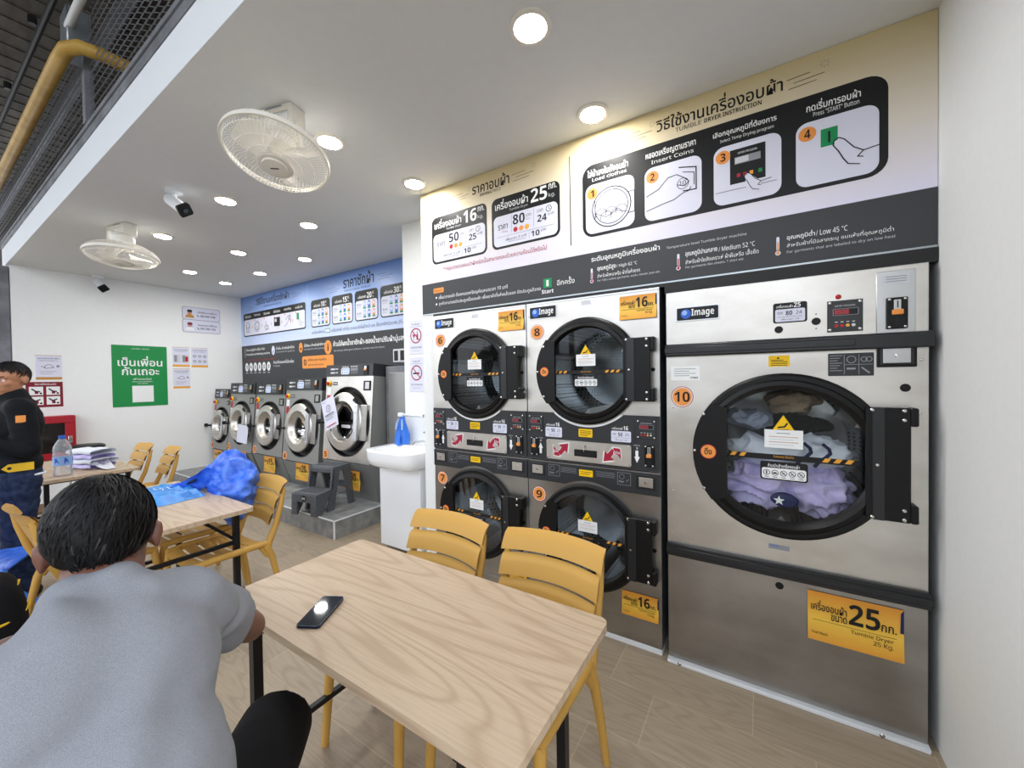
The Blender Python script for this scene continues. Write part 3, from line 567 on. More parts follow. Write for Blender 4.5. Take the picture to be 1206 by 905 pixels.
notice('white gold-edged notice with a line sketch above the maroon fire poster', -1.325, 1.615, .218, .31, 3)
t = wallthing('poster', 'maroon fire extinguisher instruction poster above the red cabinet', 'poster', -1.409, 1.265); w, h = .305, .32; g = MB(); Y = -.003
g.box(0, w, -.003, -.0005, 0, h, 'maroon'); g.text('วิธีการใช้ถังดับเพลิง', .07, .25, .28, .305, 'white', Y, 1, .01)
for i in range(2):
    for j in range(2):
        x, z = .025+.14*i, .03+.125*j; g.rect(x, x+.115, z, z+.105, 'white', Y, 1); g.line([(x+.02, z+.08), (x+.05, z+.05), (x+.09, z+.07-.03*j)], .014, 'ink', Y, 2); g.rect(x+.045, x+.075, z+.015, z+.05, 'maroon', Y, 2); g.disc(x+.095, z+.02, .011, 'ink', Y, 2)
g.build('poster_sheet', t, 0)
# fire hose cabinet
t = wallthing('fire_cabinet', 'red wall-mounted fire cabinet with dark glass window on the side wall', 'cabinet', -1.50, .60); g = MB(); w, h = .475, .55
g.box(0, w, -.16, -.0005, 0, h, 'fire_red', .008); g.build('cabinet_body', t); g = MB()
for a in ((.0, w, .0, .09), (.0, w, h-.09, h), (.0, .08, .09, h-.09), (w-.10, w, .09, h-.09)): g.box(a[0]+.004, a[1]-.004, -.178, -.161, a[2]+.002, a[3]-.002, 'fire_red', .003)
d = g.build('door', t); g = MB(); g.box(.08, w-.10, -.170, -.166, .09, h-.09, 'glassdark'); g.build('glass', d, 0); g = MB(); g.box(w-.075, w-.035, -.186, -.178, .19, .29, 'chrome', .004); g.box(w-.065, w-.045, -.192, -.186, .225, .265, 'steel_dark', .003); g.build('latch', d)
# ================================================================== DRYERS
def plate_hole(g, x0, x1, z0, z1, cx, cz, r, y, m, n=64):
    """flat front sheet with a round opening"""
    A = [(cx+r*math.cos(2*PI*k/n), cz+r*math.sin(2*PI*k/n)) for k in range(n)]; B = []
    for k in range(n):
        c, s = math.cos(2*PI*k/n), math.sin(2*PI*k/n); q = 1e9
        if c > 1e-6: q = min(q, (x1-cx)/c)
        if c < -1e-6: q = min(q, (x0-cx)/c)
        if s > 1e-6: q = min(q, (z1-cz)/s)
        if s < -1e-6: q = min(q, (z0-cz)/s)
        B.append((cx+q*c, cz+q*s))
    for x, z in ((x0, z0), (x1, z0), (x1, z1), (x0, z1)):
        k = min(range(n), key=lambda i: (B[i][0]-x)**2+(B[i][1]-z)**2); B[k] = (x, z)
    V = [(x, y, z) for x, z in A+B]; g.add(V, [(k, (k+1) % n, n+(k+1) % n, n+k) for k in range(n)], m)
def price_tag(par, x0, x1, z0, z1, y, kg, word='เครื่องอบผ้า', en='Tumble Dryer', ang=0):
    w, h = x1-x0, z1-z0; g = MB(Matrix.Translation(((x0+x1)/2, y, (z0+z1)/2)) @ Matrix.Rotation(ang, 4, 'Y'))
    # the lower corner curls: a thin sheet with a turned edge
    g.grid(lambda u, v: (w*(u-.5), -.004-.010*(1-v)**3, h*(v-.5)), 2, 8, 'tag_print'); g.pl([(w*.5, -h*.5), (w*.5, h*.5), (w*.47, h*.42), (w*.455, -h*.5)], 'navy', -.0045, 1)
    g.text(word, -w*.46, -w*.07, h*.12, h*.34, 'ink', -.006, 4, .012); g.text('ขนาด', -w*.24, -w*.07, -h*.03, h*.10, 'ink', -.007, 4, .012); g.text(kg, -w*.05, w*.27, -h*.02, h*.40, 'ink', -.006, 4, .025); g.text('กก.', w*.28, w*.43, h*.0, h*.14, 'ink', -.006, 4, .012)
    g.line([(-w*.45, -h*.08), (w*.43, -h*.08)], .0015, 'ink', -.007, 3); g.text(en, -w*.03, w*.40, -h*.21, -h*.11, 'ink', -.008, 4); g.text(kg+' Kg.', w*.2, w*.40, -h*.33, -h*.22, 'ink', -.009, 4)
    g.text('Trial Wash', -w*.46, -w*.28, -h*.36, -h*.30, 'ink', -.012, 4)
    return g.build('price_tag', par, 0)
def number_label(par, x, z, y, s, r=.05, M=None):
    g = MB(M); g.disc(x, z, r, 'brick', y, 1, 36); g.disc(x, z, r*.93, 'white', y, 2, 36); g.disc(x, z, r*.86, 'orange', y, 3, 36)
    w = .42*r*len(s)*(1 if len(s) == 1 else .82); g.text(s, x-w, x+w, z-r*.5, z+r*.5, 'ink', y, 4, .03); return g.build('number_label', par, 0)
def logo(par, x0, x1, z0, z1, y):
    g = MB(); w, h = x1-x0, z1-z0; g.box(x0, x1, y-.004, y, z0, z1, 'aluminium', .001); g.rect(x0+.006, x1-.006, z0+.006, z1-.006, 'ink', y-.004, 1, .006)
    cx, cz = x0+w*.24, z0+h*.5; g.disc(cx, cz, h*.32, 'blue', y-.004, 2); g.disc(cx-h*.08, cz+h*.08, h*.17, 'sky', y-.004, 3)
    g.text('Image', x0+w*.37, x0+w*.88, z0+h*.20, z0+h*.80, 'white', y-.004, 3, .03); return g.build('badge', par, 0)
def screws(g, pts, y, r=.007):
    for x, z in pts: g.lathe([(0, -.004), (r*.7, -.003), (r, 0)], (x, y, z), 'screw', 10, 'y')
def glass_print(par, cx, cz, s, y, paper=True):
    S = s; s = s*.72; g = MB(); tz = cz+.085*s; g.pl([(cx-.06*s, tz+.0*s), (cx+.06*s, tz), (cx, tz+.10*s)], 'ink', y, 1); g.pl([(cx-.052*s, tz+.005*s), (cx+.052*s, tz+.005*s), (cx, tz+.092*s)], 'yellow', y, 2)
    g.line([(cx-.025*s, tz+.025*s), (cx+.005*s, tz+.03*s), (cx+.018*s, tz+.05*s)], .008*s, 'ink', y, 3); g.line([(cx-.028*s, tz+.013*s), (cx+.025*s, tz+.013*s)], .006*s, 'ink', y, 3)
    g.rect(cx-.085*s, cx+.085*s, cz+.0*s, cz+.098*s, 'white', y, 4)
    for k in range(4): g.line([(cx-.065*s, cz+(.06-.014*k)*s), (cx+(.065-.02*(k % 2))*s, cz+(.06-.014*k)*s)], .003*s, 'ltgrey' if k % 2 else 'skinart', y, 5)
    g.line([(cx-.03*s, cz+.08*s), (cx+.03*s, cz+.08*s)], .004*s, 'grey', y, 5)
    g.rect(cx-.245*S, cx+.225*S, cz-.066*s, cz-.036*s, 'ink', y, 1)
    for sd in (-1, 1):
        for k in range(3): x = cx+sd*.165*S+(k-1)*.045*s; g.pl([(x-.022*s, cz-.058*s), (x+.002*s, cz-.058*s), (x+.016*s, cz-.037*s), (x-.008*s, cz-.037*s)], 'amber', y, 2)
    g.text('โปรดระวังมือ', cx-.045*s, cx+.045*s, cz-.053*s, cz-.040*s, 'amber', y, 2)
    g.rect(cx-.105*s, cx+.105*s, cz-.175*s, cz-.075*s, 'ink', y, 3, .012*s); g.text('ห้ามนำเข้าเครื่องอบผ้า', cx-.07*s, cx+.07*s, cz-.105*s, cz-.082*s, 'white', y, 4, .012)
    g.rect(cx-.098*s, cx+.098*s, cz-.168*s, cz-.11*s, 'white', y, 4, .01*s)
    for k in range(5):
        x = cx+(-.076+.038*k)*s; g.ring(x, cz-.136*s, .014*s, .003*s, 'ink', y, 5, 18)
        if k == 0: g.rect(x-.003*s, x+.003*s, cz-.145*s, cz-.127*s, 'ink', y, 5)
        elif k == 1: g.pl([(x-.011*s, cz-.142*s), (x+.012*s, cz-.142*s), (x+.004*s, cz-.132*s), (x-.008*s, cz-.134*s)], 'ink', y, 5)
        else: g.line([(x-.008*s, cz-.128*s), (x+.008*s, cz-.144*s)], .004*s, 'ink', y, 5); g.line([(x-.006*s, cz-.142*s), (x+.004*s, cz-.132*s)], .003*s, 'ink', y, 5)
        g.line([(x-.010*s, cz-.159*s), (x+.010*s, cz-.159*s)], .003*s, 'ink', y, 5)
    return g.build('warning_label', par, 0)
def dryer_door(par, cx, cz, Ro, Rg, hx0, hx1, hz0, hz1, s, lab='glass'):
    """black round door: stepped ring, glass, side strap with label, hinge plate on the right"""
    g = MB(); g.lathe([(Ro, 0), (Ro, -.022), (Ro-.012, -.032), (Ro-.03, -.032), (Ro-.036, -.042), (Ro-.055, -.048), (Ro-.062, -.036), (Rg+.012, -.030), (Rg, -.012), (Rg, 0)], (cx, 0, cz), 'plastic_black', 72, 'y', True)
    d = g.build('door', par, 35)
    g = MB(); g.disc(cx, cz, Rg+.004, lab, -.014, 0, 64); g.build('glass', d, 0)
    g = MB(); h = Ro*.62; xr = cx-Rg*1.0+.012*s; pts = [(cx-math.sqrt(max((Ro-.004)**2-z*z, 0)), cz+z) for z in [h*(1-k/6) for k in range(13)]]
    g.prism([(xr+.055*s, cz-h*.92), (xr+.055*s, cz+h*.92)]+pts, -.054, -.030, 'plastic_black'); screws(g, ((cx-Ro+.055, cz+h*.78), (cx-Ro+.055, cz-h*.78), (cx-Ro+.012, cz)), -.054, .008)
    g.build('strap', d, 30)
    g = MB(); x = cx-Ro+.062*s; g.disc(x, cz, .030*s, 'brick', -.054, 1); g.disc(x, cz, .027*s, 'orange', -.054, 2); g.text('ดึง', x-.015*s, x+.013*s, cz-.012*s, cz+.016*s, 'ink', -.054, 3, .02); g.build('pull_label', d, 0)
    g = MB(); g.box(hx0, hx1, -.056, -.034, hz0, hz1, 'plastic_black', .004); mid = (hx0+hx1)/2; g.box(hx0+.02, mid-.01, -.060, -.056, hz0, hz1, 'rail_black', .002); g.box(hx1-.002, hx1+.022, -.060, -.004, hz1-.075, hz1, 'plastic_black', .005); g.box(hx1-.002, hx1+.022, -.060, -.004, hz0, hz0+.075, 'plastic_black', .005)
    screws(g, ((hx1-.02, hz1-.05), (hx1-.02, hz0+.05), (hx1-.02, hz1-.012), (hx1-.02, hz0+.012), (hx0+.02, hz1-.01), (hx0+.02, hz0+.01), (hx0+.035, cz)), -.057, .008); g.build('hinge', d, 30)
    glass_print(d, cx-.0*s, cz+.03*s, s, -.0150)
    return d
def drum(par, cx, cz, r, depth, y0):
    g = MB(); g.lathe([(r, y0), (r, depth-.06), (r-.05, depth), (.05, depth), (0, depth)], (cx, 0, cz), 'drum_steel', 48, 'y')
    d = g.build('drum', par, 30); g = MB()
    for k in range(3):
        a = .5+k*2*PI/3; c, s_ = math.cos(a), math.sin(a); t = .05
        P = [(cx+c*r-s_*t, cz+s_*r+c*t), (cx+c*(r-.07), cz+s_*(r-.07)), (cx+c*r+s_*t, cz+s_*r-c*t)]; g.prism(P, y0+.03, depth-.05, 'steel')
    g.build('drum_vane', d, 0); return d
def display(par, x0, x1, z0, z1, y):
    g = MB(); w, h = x1-x0, z1-z0; g.box(x0, x1, y-.004, y, z0, z1, 'panel_black', .001); Y = y-.004
    g.rect(x0+w*.16, x1-w*.12, z0+h*.52, z0+h*.74, 'grey', Y, 1, h*.03); g.rect(x0+w*.18, x1-w*.14, z0+h*.535, z0+h*.725, 'ink', Y, 2); g.rect(x0+w*.2, x0+w*.62, z0+h*.55, z0+h*.71, 'redlcd', Y, 3); g.text('0520', x0+w*.22, x0+w*.6, z0+h*.565, z0+h*.695, 'lcd', Y, 4, .02)
    g.text('DRYER PROGRAM', x0+w*.22, x0+w*.78, z0+h*.80, z0+h*.85, 'ltgrey', Y, 1)
    for k, c in enumerate(('brick', 'brick', 'amber', 'ltgrey')): x = x0+w*(.22+.16*k); g.disc(x+w*.04, z0+h*.2, h*.05, c, Y, 1, 14); g.rect(x, x+w*.08, z0+h*.30, z0+h*.33, 'ltgrey', Y, 1)
    screws(g, ((x0+w*.08, z0+h*.07), (x1-w*.08, z0+h*.07), (x0+w*.08, z1-h*.07), (x1-w*.08, z1-h*.07)), Y, .006*max(1, w/.1)); return g.build('display', par, 30)
def coin_slot(par, x0, x1, z0, z1, y):
    g = MB(); w, h = x1-x0, z1-z0; g.box(x0, x1, y-.010, y, z0, z1, 'plastic_black', .003); g.box(x0+w*.34, x1-w*.34, y-.016, y-.008, z0+h*.60, z1-h*.08, 'aluminium', .001); g.rect(x0+w*.47, x1-w*.47, z0+h*.66, z1-h*.12, 'ink', y-.016, 1)
    g.box(x0+w*.24, x1-w*.24, y-.024, y-.008, z0+h*.44, z0+h*.61, 'orange', .003); g.rect(x0+w*.42, x1-w*.42, z0+h*.1, z0+h*.40, 'ink', y-.0101, 1); screws(g, ((x0+w*.14, z0+h*.06), (x1-w*.14, z0+h*.06), (x0+w*.14, z1-h*.06), (x1-w*.14, z1-h*.06)), y-.010, .006)
    return g.build('coin_slot', par, 30)
def mini_price(g, x0, x1, z0, z1, kg, a, b_, Y, L=1):
    w, h = x1-x0, z1-z0; g.rect(x0, x1, z0, z0+h*.68, 'lilac', Y, L, h*.08); g.text('เครื่องอบผ้า', x0+w*.05, x0+w*.6, z0+h*.76, z0+h*.94, 'white', Y, L, .012); g.text(kg, x0+w*.63, x0+w*.86, z0+h*.74, z0+h*1.0, 'white', Y, L, .03)
    g.text(a, x0+w*.36, x0+w*.58, z0+h*.34, z0+h*.58, 'ink', Y, L+1, .01); g.text(b_, x0+w*.7, x0+w*.9, z0+h*.38, z0+h*.56, 'ink', Y, L+1); g.text('ราคา', x0+w*.08, x0+w*.26, z0+h*.40, z0+h*.54, 'ink', Y, L+1)
    g.line([(x0+w*.08, z0+h*.26), (x1-w*.08, z0+h*.26)], .002, 'grey', Y, L+1); g.text('เพิ่มเวลา 10', x0+w*.2, x0+w*.8, z0+h*.08, z0+h*.20, 'ink', Y, L+1)
DW = .838
def stack_dryer(x, nums, label, opened=False):
    t = thing('stacked_dryer', label, 'dryer', (x, -.03, 0), 0, 'stacked tumble dryers'); cx = .415; zu, zl = 1.586, .578; ro, rg = .323, .258
    g = MB(); g.box(0, .004, 0, .64, .03, 2.035, 'galv'); g.box(DW-.004, DW, 0, .64, .03, 2.035, 'galv'); g.box(.004, DW-.004, .0, .64, 2.031, 2.035, 'galv'); g.box(.004, DW-.004, .62, .64, .03, 2.031, 'galv'); g.box(.004, DW-.004, .002, .62, 1.018, 1.028, 'galv'); g.box(0, DW, -.004, .62, 0, .03, 'trimwhite', .002)
    g.build('cabinet', t, 0)
    g = MB(); plate_hole(g, .002, DW-.002, 1.03, 2.033, cx, zu, rg+.01, -.001, 'steel'); plate_hole(g, .002, DW-.002, .031, 1.012, cx, zl, rg+.01, -.001, 'steel_dark'); g.box(.0, DW, -.004, 0, 2.024, 2.035, 'aluminium', .001); screws(g, ((DW-.02, .06), (.02, .06), (DW-.018, 1.95), (.018, 1.95), (DW-.018, 1.45), (DW-.016, .40)), -.001, .006)  # lower sheet darker than the upper: dim reflection put into the colour
    g.prism(rrect(.15, .665, .032, .150, .018), -.0035, -.001, 'steel_dark')
    for q in (zu, zl): g.lathe([(0, -.004), (.011, -.003), (.011, 0)], (DW-.035, -.001, q), 'plastic_black', 14, 'y')
    g.rect(.385, .445, 1.985, 2.012, 'ltgrey', -.001, 1)
    g.build('front_panel', t, 30)
    for q in (zu, zl): drum(t, cx, q, .30, .55, .004)
    # upper control band with the round cut-out
    def scoop(z0, z1, cz, r): # lower edge at z0, top edge z1, arc of radius r about cz removed
        a = math.acos(max(-1, min(1, (cz-z1)/r))); return [(.002, z0), (DW-.002, z0), (DW-.002, z1)]+[(cx+r*math.sin(a*(1-2*k/24)), cz-r*math.cos(a*(1-2*k/24))) for k in range(25)]+[(.002, z1)]
    g = MB(); g.prism(scoop(1.022, 1.328, zu, ro+.018), -.010, -.001, 'panel_black')
    pts = [p for p in scoop(1.022, 1.328, zu, ro+.012)[3:-1]]; g.line(pts, .011, 'white', -.0105, 1)
    for q in (.118, .70): g.line([(q, 1.03), (q, 1.30)], .002, 'ink', -.010, 1)
    c = g.build('control_panel', t, 0)
    for x0, m in ((.012, 1), (.712, 1)):
        display(c, x0, x0+.105, 1.20, 1.305, -.010)
    coin_slot(c, .030, .083, 1.045, 1.165, -.010); coin_slot(c, .755, .808, 1.045, 1.165, -.010)
    g = MB(); Y = -.010
    for q, w in ((.098, 1), (.712, -1)):
        z0, z1 = (1.06, 1.13); tip = z1 if w > 0 else z0; base = z0 if w > 0 else z1; mid = (z0+z1)/2
        g.pl([(q, tip), (q+.016, mid), (q+.008, mid), (q+.008, base), (q-.008, base), (q-.008, mid), (q-.016, mid)], 'white', Y, 1)
        g.text('DRYER NO.', q-.016, q+.018, 1.155, 1.163, 'ltgrey', Y, 1); g.text(nums[0 if w > 0 else 1], q-.004, q+.006, 1.137, 1.149, 'white', Y, 1)
    mini_price(g, .135, .25, 1.172, 1.265, '16', '50', '25', Y); mini_price(g, .565, .68, 1.172, 1.265, '16', '50', '25', Y)
    g.rect(.362, .45, 1.185, 1.235, 'yellow', Y, 1, .004)
    for k in range(4): g.line([(.37, 1.222-.009*k), (.442-.02*(k == 3), 1.222-.009*k)], .003, 'ink', Y, 2)
    g.build('print', c, 0)
    # lint drawer with red arrows
    g = MB(); g.prism(rrect(.145, .682, 1.034, 1.158, .012), -.018, -.010, 'steel'); screws(g, ((.157, 1.046), (.67, 1.046), (.157, 1.146), (.67, 1.146)), -.018, .006); l = g.build('lint_drawer', c, 30)
    g = MB(); Y = -.018
    for sx, up in ((.245, 1), (.572, -1)):
        q = sx; z = 1.096; s_ = .052*up
        for inf, m, L in ((1.22, 'white', 1), (1.0, 'red', 2)):
            k = s_; e = .10*s_*(L == 1)
            def O(pts): # outline grows about the centroid
                mx_ = sum(p[0] for p in pts)/len(pts); mz_ = sum(p[1] for p in pts)/len(pts); return [(q+k*(mx_+(px_-mx_)*inf), z+k*(mz_+(pz_-mz_)*inf)) for px_, pz_ in pts]
            g.pl(O([(-1.0, .45), (-.92, -.72), (-.15, -.78), (-.2, -.1), (-.6, -.02)]), m, Y, L); g.pl(O([(-.25, .62), (1.0, .85), (.85, -.35), (.55, -.05), (-.02, -.70), (-.32, -.30), (.12, .30)]), m, Y, L+.4)
        g.text('ตู้บน' if up > 0 else 'ตู้ล่าง', q-.05 if up > 0 else q+.008, q-.018 if up > 0 else q+.045, z-.022 if up > 0 else z+.0, z+.0 if up > 0 else z+.024, 'white', Y, 4, .015)
    g.build('arrow_print', l, 0)
    g = MB(); g.box(.335, .48, -.021, -.018, 1.066, 1.108, 'plastic_black', .002); g.box(.345, .47, -.022, -.0205, 1.074, 1.098, 'ink'); g.build('slot_handle', l, 0)
    g = MB(); g.lathe([(0, -.006), (.008, -.005), (.010, 0)], (.405, -.018, 1.128), 'chrome', 14, 'y'); g.tube([(.405, -.024, 1.128), (.402, -.030, 1.115), (.400, -.028, 1.098)], .0018, 'chrome', 6); g.build('key_lock', l)
    # lower band
    g = MB(); a_ = math.acos((.884-zl)/(ro+.016)); g.prism([(DW-.002, .884), (DW-.002, 1.006), (.002, 1.006), (.002, .884)]+[(cx+(ro+.016)*math.sin(a_*(2*k/24-1)), zl+(ro+.016)*math.cos(a_*(2*k/24-1))) for k in range(25)], -.010, -.001, 'panel_black')
    c2 = g.build('lower_band', t, 0)
    g = MB(); Y = -.010
    g.rect(.362, .45, .945, .985, 'yellow', Y, 1, .004); g.line([(.37, .972), (.442, .972)], .003, 'ink', Y, 2); g.line([(.37, .960), (.43, .960)], .003, 'ink', Y, 2)
    for q in (.155, .60):
        g.line([(q, .925), (q+.075, .925), (q+.075, .995), (q, .995)], .002, 'grey', Y, 1, True); g.ring(q+.025, .972, .014, .002, 'grey', Y, 1, 16); g.text('PUSH', q+.008, q+.035, .938, .948, 'ltgrey', Y, 1); g.line([(q+.05, .945), (q+.065, .96)], .003, 'grey', Y, 1)
    for k in range(4): g.line([(.24, .985-.009*k), (.345, .985-.009*k)], .002, 'grey', Y, 1); g.line([(.47, .985-.009*k), (.585, .985-.009*k)], .002, 'grey', Y, 1)
    g.build('print', c2, 0)
    for q in (.022, .708):
        g = MB(); g.box(q, q+.105, -.014, -.010, .915, .995, 'rail_black', .002); g.box(q+.014, q+.091, -.016, -.013, .928, .982, 'steel', .001); g.lathe([(0, -.004), (.008, -.003), (.008, 0)], (q+.052, -.016, .955), 'chrome', 12, 'y'); g.build('coin_box', c2, 30)
    for q in (0, 1):
        d = dryer_door(t, cx, zl if q else zu, ro, rg, cx+.235, cx+.385, (zl if q else zu)-.175, (zl if q else zu)+.178, 1.0)
    number_label(t, .078, 1.845, -.001, nums[0]); number_label(t, .078, .79, -.001, nums[1])
    logo(t, .022, .222, 1.928, 2.012, -.001)
    price_tag(t, .620, .825, 1.872, 2.006, -.001, '16'); price_tag(t, .618, .822, .178, .312, -.001, '16')
    return t
stack_dryer(-2.755, ('6', '7'), 'steel stacked pair of tumble dryers numbered six and seven, next to the white column')
stack_dryer(-1.912, ('8', '9'), 'steel stacked pair of tumble dryers numbered eight and nine, beside the big dryer')

# ---- the single large dryer
t = thing('large_dryer', 'large single steel tumble dryer numbered ten, loaded with laundry, against the white wall', 'dryer', (-1.040, -.03, 0)); BW = 1.006; cx, cz = .520, 1.165
g = MB(); g.box(0, .004, 0, .68, .02, 1.995, 'galv'); g.box(BW-.004, BW, 0, .68, .02, 1.995, 'galv'); g.box(.004, BW-.004, 0, .68, 1.990, 1.995, 'galv'); g.box(.004, BW-.004, .664, .68, .02, 1.99, 'galv'); g.build('cabinet', t, 0)
g = MB(); g.box(-.002, BW+.002, -.035, .62, 0, .018, 'trimwhite', .003); screws(g, ((.06, .012), (.86, .012)), -.036, .010); g.build('plinth', t)
g = MB(); g.box(.001, BW-.001, -.004, 0, 1.716, 1.994, 'steel', .002); g.box(.846, .966, -.008, -.004, 1.716, 1.975, 'aluminium', .002); g.rect(.866, .948, 1.918, 1.958, 'ltgrey', -.008, 1)
for k in range(3): g.line([(.875, 1.95-.01*k), (.94, 1.95-.01*k)], .003, 'grey', -.008, 2)
for x, z in ((.504, 1.76), (.644, 1.787)): g.lathe([(0, -.003), (.016, -.003), (.017, 0)], (x, -.004, z), 'plastic_black', 18, 'y')
g.lathe([(0, -.008), (.008, -.006), (.011, 0)], (.722, -.004, 1.888), 'brick', 16, 'y')
for z in (1.82, 1.755): g.lathe([(0, -.002), (.003, 0)], (.644, -.004, z), 'plastic_black', 8, 'y')
g.build('top_panel', t)
g = MB(); plate_hole(g, .001, BW-.001, .65, 1.652, cx, cz, .325, -.002, 'steel'); g.lathe([(0, -.003), (.016, -.003), (.017, 0)], (.937, -.002, 1.486), 'plastic_black', 18, 'y'); g.lathe([(0, -.003), (.016, -.003), (.017, 0)], (.937, -.002, 1.165), 'plastic_black', 18, 'y')
screws(g, ((.98, 1.38), (.98, .93), (.985, 1.60), (.03, .93), (.03, 1.38), (.03, .70)), -.002, .006)
g.rect(.022, .164, 1.525, 1.60, 'white', -.002, 1, .004)
for k in range(4): g.line([(.04, 1.585-.012*k), (.145-.03*(k % 2), 1.585-.012*k)], .003, 'grey', -.002, 2)
g.text('E706E', .12, .155, 1.533, 1.543, 'ink', -.002, 2, .01); g.rect(.463, .546, 1.586, 1.638, 'yellow', -.002, 1, .003); g.pl([(.495, 1.622), (.507, 1.622), (.501, 1.633)], 'ink', -.002, 2)
for k in range(4): g.line([(.472, 1.616-.008*k), (.537-.015*(k == 0), 1.616-.008*k)], .003, 'ink', -.002, 2)
g.rect(.46, .543, .712, .735, 'grey', -.002, 1); g.line([(.465, .728), (.50, .728)], .003, 'blue', -.002, 2)
g.build('front_panel', t, 30)
g = MB(); g.box(.001, BW-.001, -.004, 0, .018, .58, 'steel_dark', .002); g.lathe([(0, -.003), (.016, -.003), (.017, 0)], (.503, -.004, .54), 'plastic_black', 18, 'y'); g.build('lower_panel', t, 30)  # darker steel stands in for the floor mirrored in this panel
g = MB(); g.box(-.004, BW+.012, -.028, 0, 1.652, 1.716, 'rail_black', .006); g.box(-.004, .775, -.032, -.026, 1.668, 1.70, 'rail_black', .003); g.build('rail', t)
g = MB(); g.box(-.004, BW+.004, -.024, 0, .582, .650, 'rail_black', .006); g.box(-.004, BW+.004, -.030, -.022, .60, .632, 'rail_black', .003); g.build('rail', t)
logo(t, .05, .258, 1.835, 1.912, -.004)
g = MB(); g.rect(.482, .612, 1.79, 1.884, 'ink', -.004, 1, .01); mini_price(g, .490, .604, 1.796, 1.882, '25', '80', '24', -.004, 2); g.build('price_label', t, 0)
display(t, .683, .804, 1.733, 1.871, -.004); coin_slot(t, .876, .942, 1.732, 1.862, -.008)
g = MB(); g.rect(.686, .840, 1.538, 1.638, 'panel_black', -.002, 1, .004)
for q in (.742, .791, ): g.line([(q, 1.545), (q, 1.632)], .002, 'grey', -.002, 2)
g.line([(.742, 1.588), (.836, 1.588)], .002, 'grey', -.002, 2); g.ring(.766, 1.61, .015, .003, 'grey', -.002, 2, 16); g.ring(.808, 1.61, .010, .003, 'grey', -.002, 2, 14); g.ring(.824, 1.61, .010, .003, 'grey', -.002, 2, 14); g.line([(.75, 1.57), (.78, 1.57)], .008, 'grey', -.002, 2); g.line([(.80, 1.575), (.826, 1.55)], .006, 'grey', -.002, 2)
for k in range(7): g.line([(.692, 1.628-.011*k), (.735-.008*(k % 3), 1.628-.011*k)], .003, 'grey', -.002, 2)
g.build('instruction_plate', t, 0)
g = MB(); g.box(.848, .970, -.012, -.002, 1.573, 1.668, 'plastic_black', .003); g.box(.858, .960, -.016, -.010, 1.583, 1.658, 'rail_black', .002); g.box(.866, .950, -.018, -.014, 1.590, 1.650, 'aluminium', .001); g.lathe([(0, -.006), (.007, -.005), (.008, 0)], (.908, -.018, 1.62), 'chrome', 12, 'y'); g.build('coin_box', t, 30)
drum(t, cx, cz, .37, .62, .006)
dryer_door(t, cx, cz+.0, .389, .312, .805, .943, .935, 1.405, 1.22, 'glass_clear')
number_label(t, .078, 1.437, -.002, '10', .055); price_tag(t, .610, .932, .335, .555, -.005, '25')
# ---- laundry inside (world coordinates; drum axis at x=-.52, z=1.165)
def crumple(name, lab, c, r, m, seed, amp=.03, n=40, cat='laundry', par=None, rot=0, flat=None):
    n = max(n, 56) if cat == 'laundry' else n
    g = MB(Matrix.Rotation(rot, 4, 'Y')); cs, sn = Vector((seed*3.1, seed*1.7, seed*.9)), 0
    def f(u, v):
        a, p = PI*u, 2*PI*v; d = Vector((math.sin(a)*math.cos(p), math.sin(a)*math.sin(p), math.cos(a)))
        q = Vector((d.x*r[0], d.y*r[1], d.z*r[2])); k = noise.noise(q*7+cs)*.9-abs(noise.noise(Vector((q.x*9+q.z*6, q.y*10, q.z*15-q.x*5))+cs))*2.2+.45-abs(noise.noise(q*27+cs))*.5
        q += d*amp*k
        return q
    g.grid(f, n, n*2, m); o = g.build(name, par, 60); o.location = c
    if lab: tag(o, lab, cat, 'laundry inside the big dryer')
    return o
crumple('towel', 'lavender towel heaped at the bottom of the big dryer drum', (-.62, .125, .985), (.17, .10, .125), 'lavender', 1, .034)
crumple('towel', 'second lavender towel lying on the hinge side of the dryer drum', (-.37, .13, .985), (.145, .10, .125), 'lavender', 4, .034)
s_ = crumple('bed_sheet', 'pale blue sheet with navy stripes in the middle of the big dryer drum', (-.50, .14, 1.165), (.27, .115, .085), 'sheet', 2, .03)
g = MB()
for dx in (.06, .13): g.tube([(dx+.03*math.sin(k*.9), -.128-.01*math.cos(k), .06-.022*k) for k in range(6)], .008, 'navy', 6)
g.build('stripe', s_)
crumple('shirt', 'grey shirt crumpled above the sheet in the big dryer drum', (-.66, .15, 1.315), (.10, .10, .065), 'greycloth', 3, .035)
crumple('trousers', 'black trousers crumpled behind the grey shirt in the dryer drum', (-.46, .24, 1.285), (.15, .10, .055), 'black_cloth', 5, .03)
crumple('shirt', 'beige shirt hanging at the top of the big dryer drum', (-.46, .28, 1.405), (.12, .08, .06), 'beigecloth', 6, .03)
n_ = crumple('pillowcase', 'navy cloth with a white star at the bottom of the big dryer drum', (-.515, .000, .945), (.058, .012, .036), 'navy', 8, .006, 20)
g = MB(); g.pl([((.024 if k % 2 == 0 else .010)*math.sin(PI*k/5)-.022, (.024 if k % 2 == 0 else .010)*math.cos(PI*k/5)) for k in range(10)], 'white', -.0190, 1); g.build('star_print', n_, 0)
